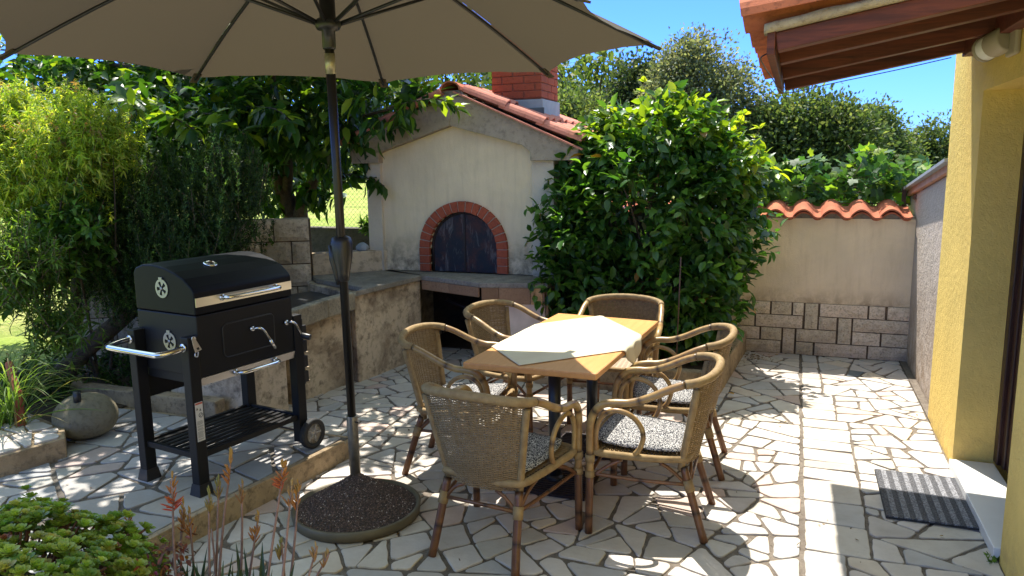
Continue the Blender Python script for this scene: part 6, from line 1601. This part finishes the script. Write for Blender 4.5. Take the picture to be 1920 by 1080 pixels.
# dry red-brown leaves at its right end
rng = np.random.default_rng(62); n = 260; P = np.stack([rng.normal(-1.71, 0.022, n), rng.normal(1.60, 0.05, n), rng.uniform(0.38, 0.66, n)], 1); D = unit(rng.normal(0, 1, (n, 3))+np.array([0.3, 0, -0.3])); L = rng.uniform(0.012, 0.03, n)
V, F, C4 = leaves(P, D, L, L*0.5, palette(n, [(0.20, 0.05, 0.025), (0.10, 0.035, 0.02), (0.28, 0.12, 0.04), (0.25, 0.02, 0.08)], [4, 3, 1, 0.5], rng), rng); 
npmesh('withered_leaves', V, F, C4, MAT['succulent'], su)
pl2 = MB(); pl2.box(-1.73, -0.95, 0.85, 1.80, 0.0, 0.33); o = pl2.build('flower_trough', MAT['concrete'], bevel=0.01); tag(o, 'concrete trough from which the flower stalks grow, below the picture edge', 'trough')
# flower stalks
ST = [((-1.655, 1.59, 0.866), (-1.664, 1.59, 0.551), 'r'), ((-2.014, 1.746, 0.622), (-1.99, 1.70, 0.45), 'r'), ((-1.763, 1.728, 0.713), (-1.76, 1.70, 0.445), 'o'), ((-1.548, 1.616, 0.825), (-1.567, 1.616, 0.555), 'g'), ((-1.559, 1.669, 0.842), (-1.606, 1.669, 0.518), 'g'), ((-1.495, 1.659, 0.935), (-1.57, 1.659, 0.531), 'o'), ((-1.504, 1.703, 0.824), (-1.544, 1.703, 0.511), 's'), ((-1.48, 1.734, 0.712), (-1.534, 1.734, 0.497), 'o'), ((-1.251, 1.581, 0.968), (-1.327, 1.581, 0.621), 'r'), ((-1.22, 1.566, 0.915), (-1.273, 1.566, 0.639), 's'), ((-1.331, 1.744, 0.839), (-1.394, 1.744, 0.518), 'o'), ((-1.587, 1.655, 0.689), (-1.601, 1.655, 0.527), 'p'), ((-1.396, 1.728, 0.643), (-1.42, 1.728, 0.522), 'g'), ((-1.148, 1.56, 0.759), (-1.171, 1.56, 0.662), 's'), ((-1.18, 1.658, 0.682), (-1.219, 1.658, 0.599), 's'), ((-1.731, 1.719, 0.695), (-1.74, 1.719, 0.465), 'o')]
LB = ['flower stalk with flaring red blooms, just right of the succulent bush', 'short flower stalk with orange-red blooms in front of the succulent bush', 'flower stalk with an orange head hard against the withered leaves', 'pale green budding flower stalk between two taller stalks near the kerb',
      'slender green-tipped stalk reaching the height of the barbecue foot', 'tallest orange-tipped flower stalk, in front of the barbecue shelf', 'thin bare-topped stalk between the tallest stalk and the short orange-red bud', 'flower stalk with a small orange-red bud hanging over the kerb line',
      'tall flower stalk with a wide red and yellow bloom, nearest the barbecue wheel', 'thin stalk with a small tan bud between the two tall right-hand blooms', 'orange-plumed stalk just left of the round parasol base', 'short plain stalk with a cut top among the middle stalks',
      'short green budding stalk right at the bottom edge left of the parasol base', 'thin short stalk below the parasol base, the nearer one to it', 'rightmost thin short leaning stalk below the parasol base', 'second small orange head beside the withered leaves, leaning']
m_stalk = m_plain('flower_stalk', (0.20, 0.12, 0.095), 0.6, 0, 40, 0.3)
for i, (T_, B_, kd) in enumerate(ST):
    rg = np.random.default_rng(70+i); T_ = Vector(T_); B_ = Vector(B_); dn_ = (B_-T_).normalized(); Bx = B_+dn_*max(0, (B_.z-0.32)/max(0.2, -dn_.z))
    hl = 0.10 if kd in 'ro' else 0.065
    t = thing('flower_stalk', LB[i], 'flower', tuple(Bx), group='flower stalks in front of the kerb', world=True)
    pts = smooth_path([Bx, Bx.lerp(T_, 0.5)+Vector((rg.normal(0, .012), rg.normal(0, .01), 0)), T_], 6); m = MB(); m.tube(pts, [0.0052-0.0026*k/12 for k in range(13)], 7); m.build('stalk', m_stalk, t)
    if kd == 'p': continue
    nb_ = {'r': 34, 'o': 28, 'g': 24, 's': 14}[kd]; d0 = (T_-Bx).normalized(); u = rg.uniform(0, 1, nb_); P = np.array([tuple(T_-d0*hl*(1-a)) for a in u])
    az_ = rg.uniform(0, 2*PI, nb_); flare = (1-u)*({'r': 1.2, 'o': 0.7, 'g': 0.35, 's': 0.5}[kd])+0.12
    D = unit(np.stack([np.cos(az_)*flare, np.sin(az_)*flare, np.ones(nb_)*(1 if kd != 'r' else 0.7)], 1)); L = rg.uniform(0.021, 0.034, nb_)*(1.25-0.5*u)
    top = {'r': (0.42, 0.24, 0.05), 'o': (0.42, 0.26, 0.06), 'g': (0.25, 0.24, 0.07), 's': (0.36, 0.26, 0.12)}[kd]; bot = {'r': (0.48, 0.06, 0.035), 'o': (0.45, 0.17, 0.05), 'g': (0.32, 0.22, 0.08), 's': (0.33, 0.16, 0.07)}[kd]
    m = MB()
    for p, d, l_, a in zip(P, D, L, u):
        p, d = Vector(p), Vector(d); c = Vector(bot).lerp(Vector(top), a); m.tube([p, p+d*l_*0.35, p+d*l_*0.8, p+d*l_], [0.0012, 0.0024, 0.0022, 0.0006], 5, col=tuple(c))
    m.build('flower_head', MAT['succulent'], t)
# spiky dark rosettes the stalks grow from
rng = np.random.default_rng(63); n = 90
P = np.stack([rng.uniform(-1.72, -1.2, n), rng.uniform(1.5, 1.68, n), np.full(n, 0.33)], 1); D = unit(rng.normal(0, 0.35, (n, 3))+np.array([0, 0, 1.0])); L = rng.uniform(0.20, 0.31, n)
V, F, C4 = leaves(P, D, L, np.full(n, 0.026), palette(n, [(0.035, 0.065, 0.03), (0.06, 0.095, 0.04)], [2, 1], rng), rng, curl=0.05, tmpl=[(0, 0.5, 0), (0.4, 0.5, 0), (0.75, 0.28, 0), (1.0, 0.02, 0)], fold=0.7)
o = npmesh('aloe_clump', V, F, C4, MAT['succulent'], None, smooth=True); tag(o, 'clump of dark spiky aloe leaves poking up at the bottom edge below the flower stalks', 'aloe')

# --- small leaves and debris on the paving
def one_leaf(name, p, d, L, W, col, label, seed):
    rng = np.random.default_rng(seed); V, F, C4 = leaves(np.array([p]), unit(np.array([d])), np.array([L]), np.array([W]), np.array([col]), rng, curl=-0.1)
    o = npmesh(name, V, F, C4, MAT['softleaf'], None, smooth=True); tag(o, label, 'leaf')
one_leaf('fallen_leaf', (-0.42, 5.70, 0.03), (0.6, -0.8, 0.0), 0.075, 0.045, (0.42, 0.24, 0.03), 'yellow fallen leaf on the paving beside the planter kerb', 3)
rng = np.random.default_rng(90); n = 46; P = np.stack([rng.uniform(0.855, 0.905, n), rng.uniform(3.58, 3.68, n), np.full(n, 0.002)], 1); D = unit(rng.normal(0, 0.6, (n, 3))+np.array([-0.3, 0, 0.9])); L = rng.uniform(0.01, 0.025, n)
V, F, C4 = leaves(P, D, L, L*0.4, palette(n, [(0.10, 0.2, 0.03), (0.06, 0.12, 0.02)], [2, 1], rng), rng); o = npmesh('weed', V, F, C4, MAT['softleaf'], None); tag(o, 'tiny weed growing at the foot of the yellow wall past the doorstep', 'weed')
n = 260; xs_ = np.concatenate([rng.normal(-0.30, 0.09, 130), rng.uniform(-4.2, 0.85, 130)]); ys_ = np.concatenate([rng.normal(6.95, 0.10, 130), rng.uniform(2.4, 7.1, 130)])
P = np.stack([xs_, ys_, np.where(xs_ < -2.8, 0.125, 0.004)], 1); k = (xs_ > -0.45) | (ys_ < 5.5); P = P[k]; n = len(P); D = unit(np.stack([rng.normal(0, 1, n), rng.normal(0, 1, n), rng.uniform(0, 0.15, n)], 1)); L = rng.uniform(0.008, 0.03, n)
V, F, C4 = leaves(P, D, L, L*0.5, palette(n, [(0.16, 0.09, 0.04), (0.08, 0.05, 0.03), (0.25, 0.17, 0.06)], [3, 3, 1], rng), rng, curl=-0.1); o = npmesh('leaf_litter', V, F, C4, MAT['softleaf'], None); tag(o, 'scattered dry leaf bits on the paving', 'leaf litter', kind='stuff')

rng = np.random.default_rng(95); n = 26; c_ = A+dB*0.33+nB*0.03; P = np.stack([rng.normal(c_.x, 0.018, n), rng.normal(c_.y, 0.018, n), rng.normal(1.09, 0.03, n)], 1)
D = unit(rng.normal(0, 0.6, (n, 3))+np.array([nB.x, nB.y, -0.2])); L = rng.uniform(0.02, 0.05, n)
V, F, C4 = leaves(P, D, L, L*0.5, palette(n, [(0.06, 0.14, 0.03), (0.10, 0.19, 0.04)], [2, 1], rng), rng); o = npmesh('wall_plant', V, F, C4, MAT['softleaf'], None); tag(o, 'tiny green plant sprouting from a joint of the limestone block wall', 'plant')

rng = np.random.default_rng(97)
shoots('broadleaf_shrub', 'mid-green broad-leaved shrub at the far left, under the pale drooping bush', 'shrub', (-5.1, 3.9, 0.1),
    [((-5.05, 3.85, 1.25), (0.42, 0.3, 0.32)), ((-5.3, 3.7, 1.0), (0.3, 0.25, 0.22)), ((-4.75, 3.95, 1.45), (0.22, 0.22, 0.25))], 190, 0.26, 18, 0.10, 0.42,
    [(0.09, 0.19, 0.03), (0.15, 0.26, 0.04), (0.05, 0.12, 0.025)], [4, 2, 2], rng, MAT['leaf'], up=0.45, droop=0.35)
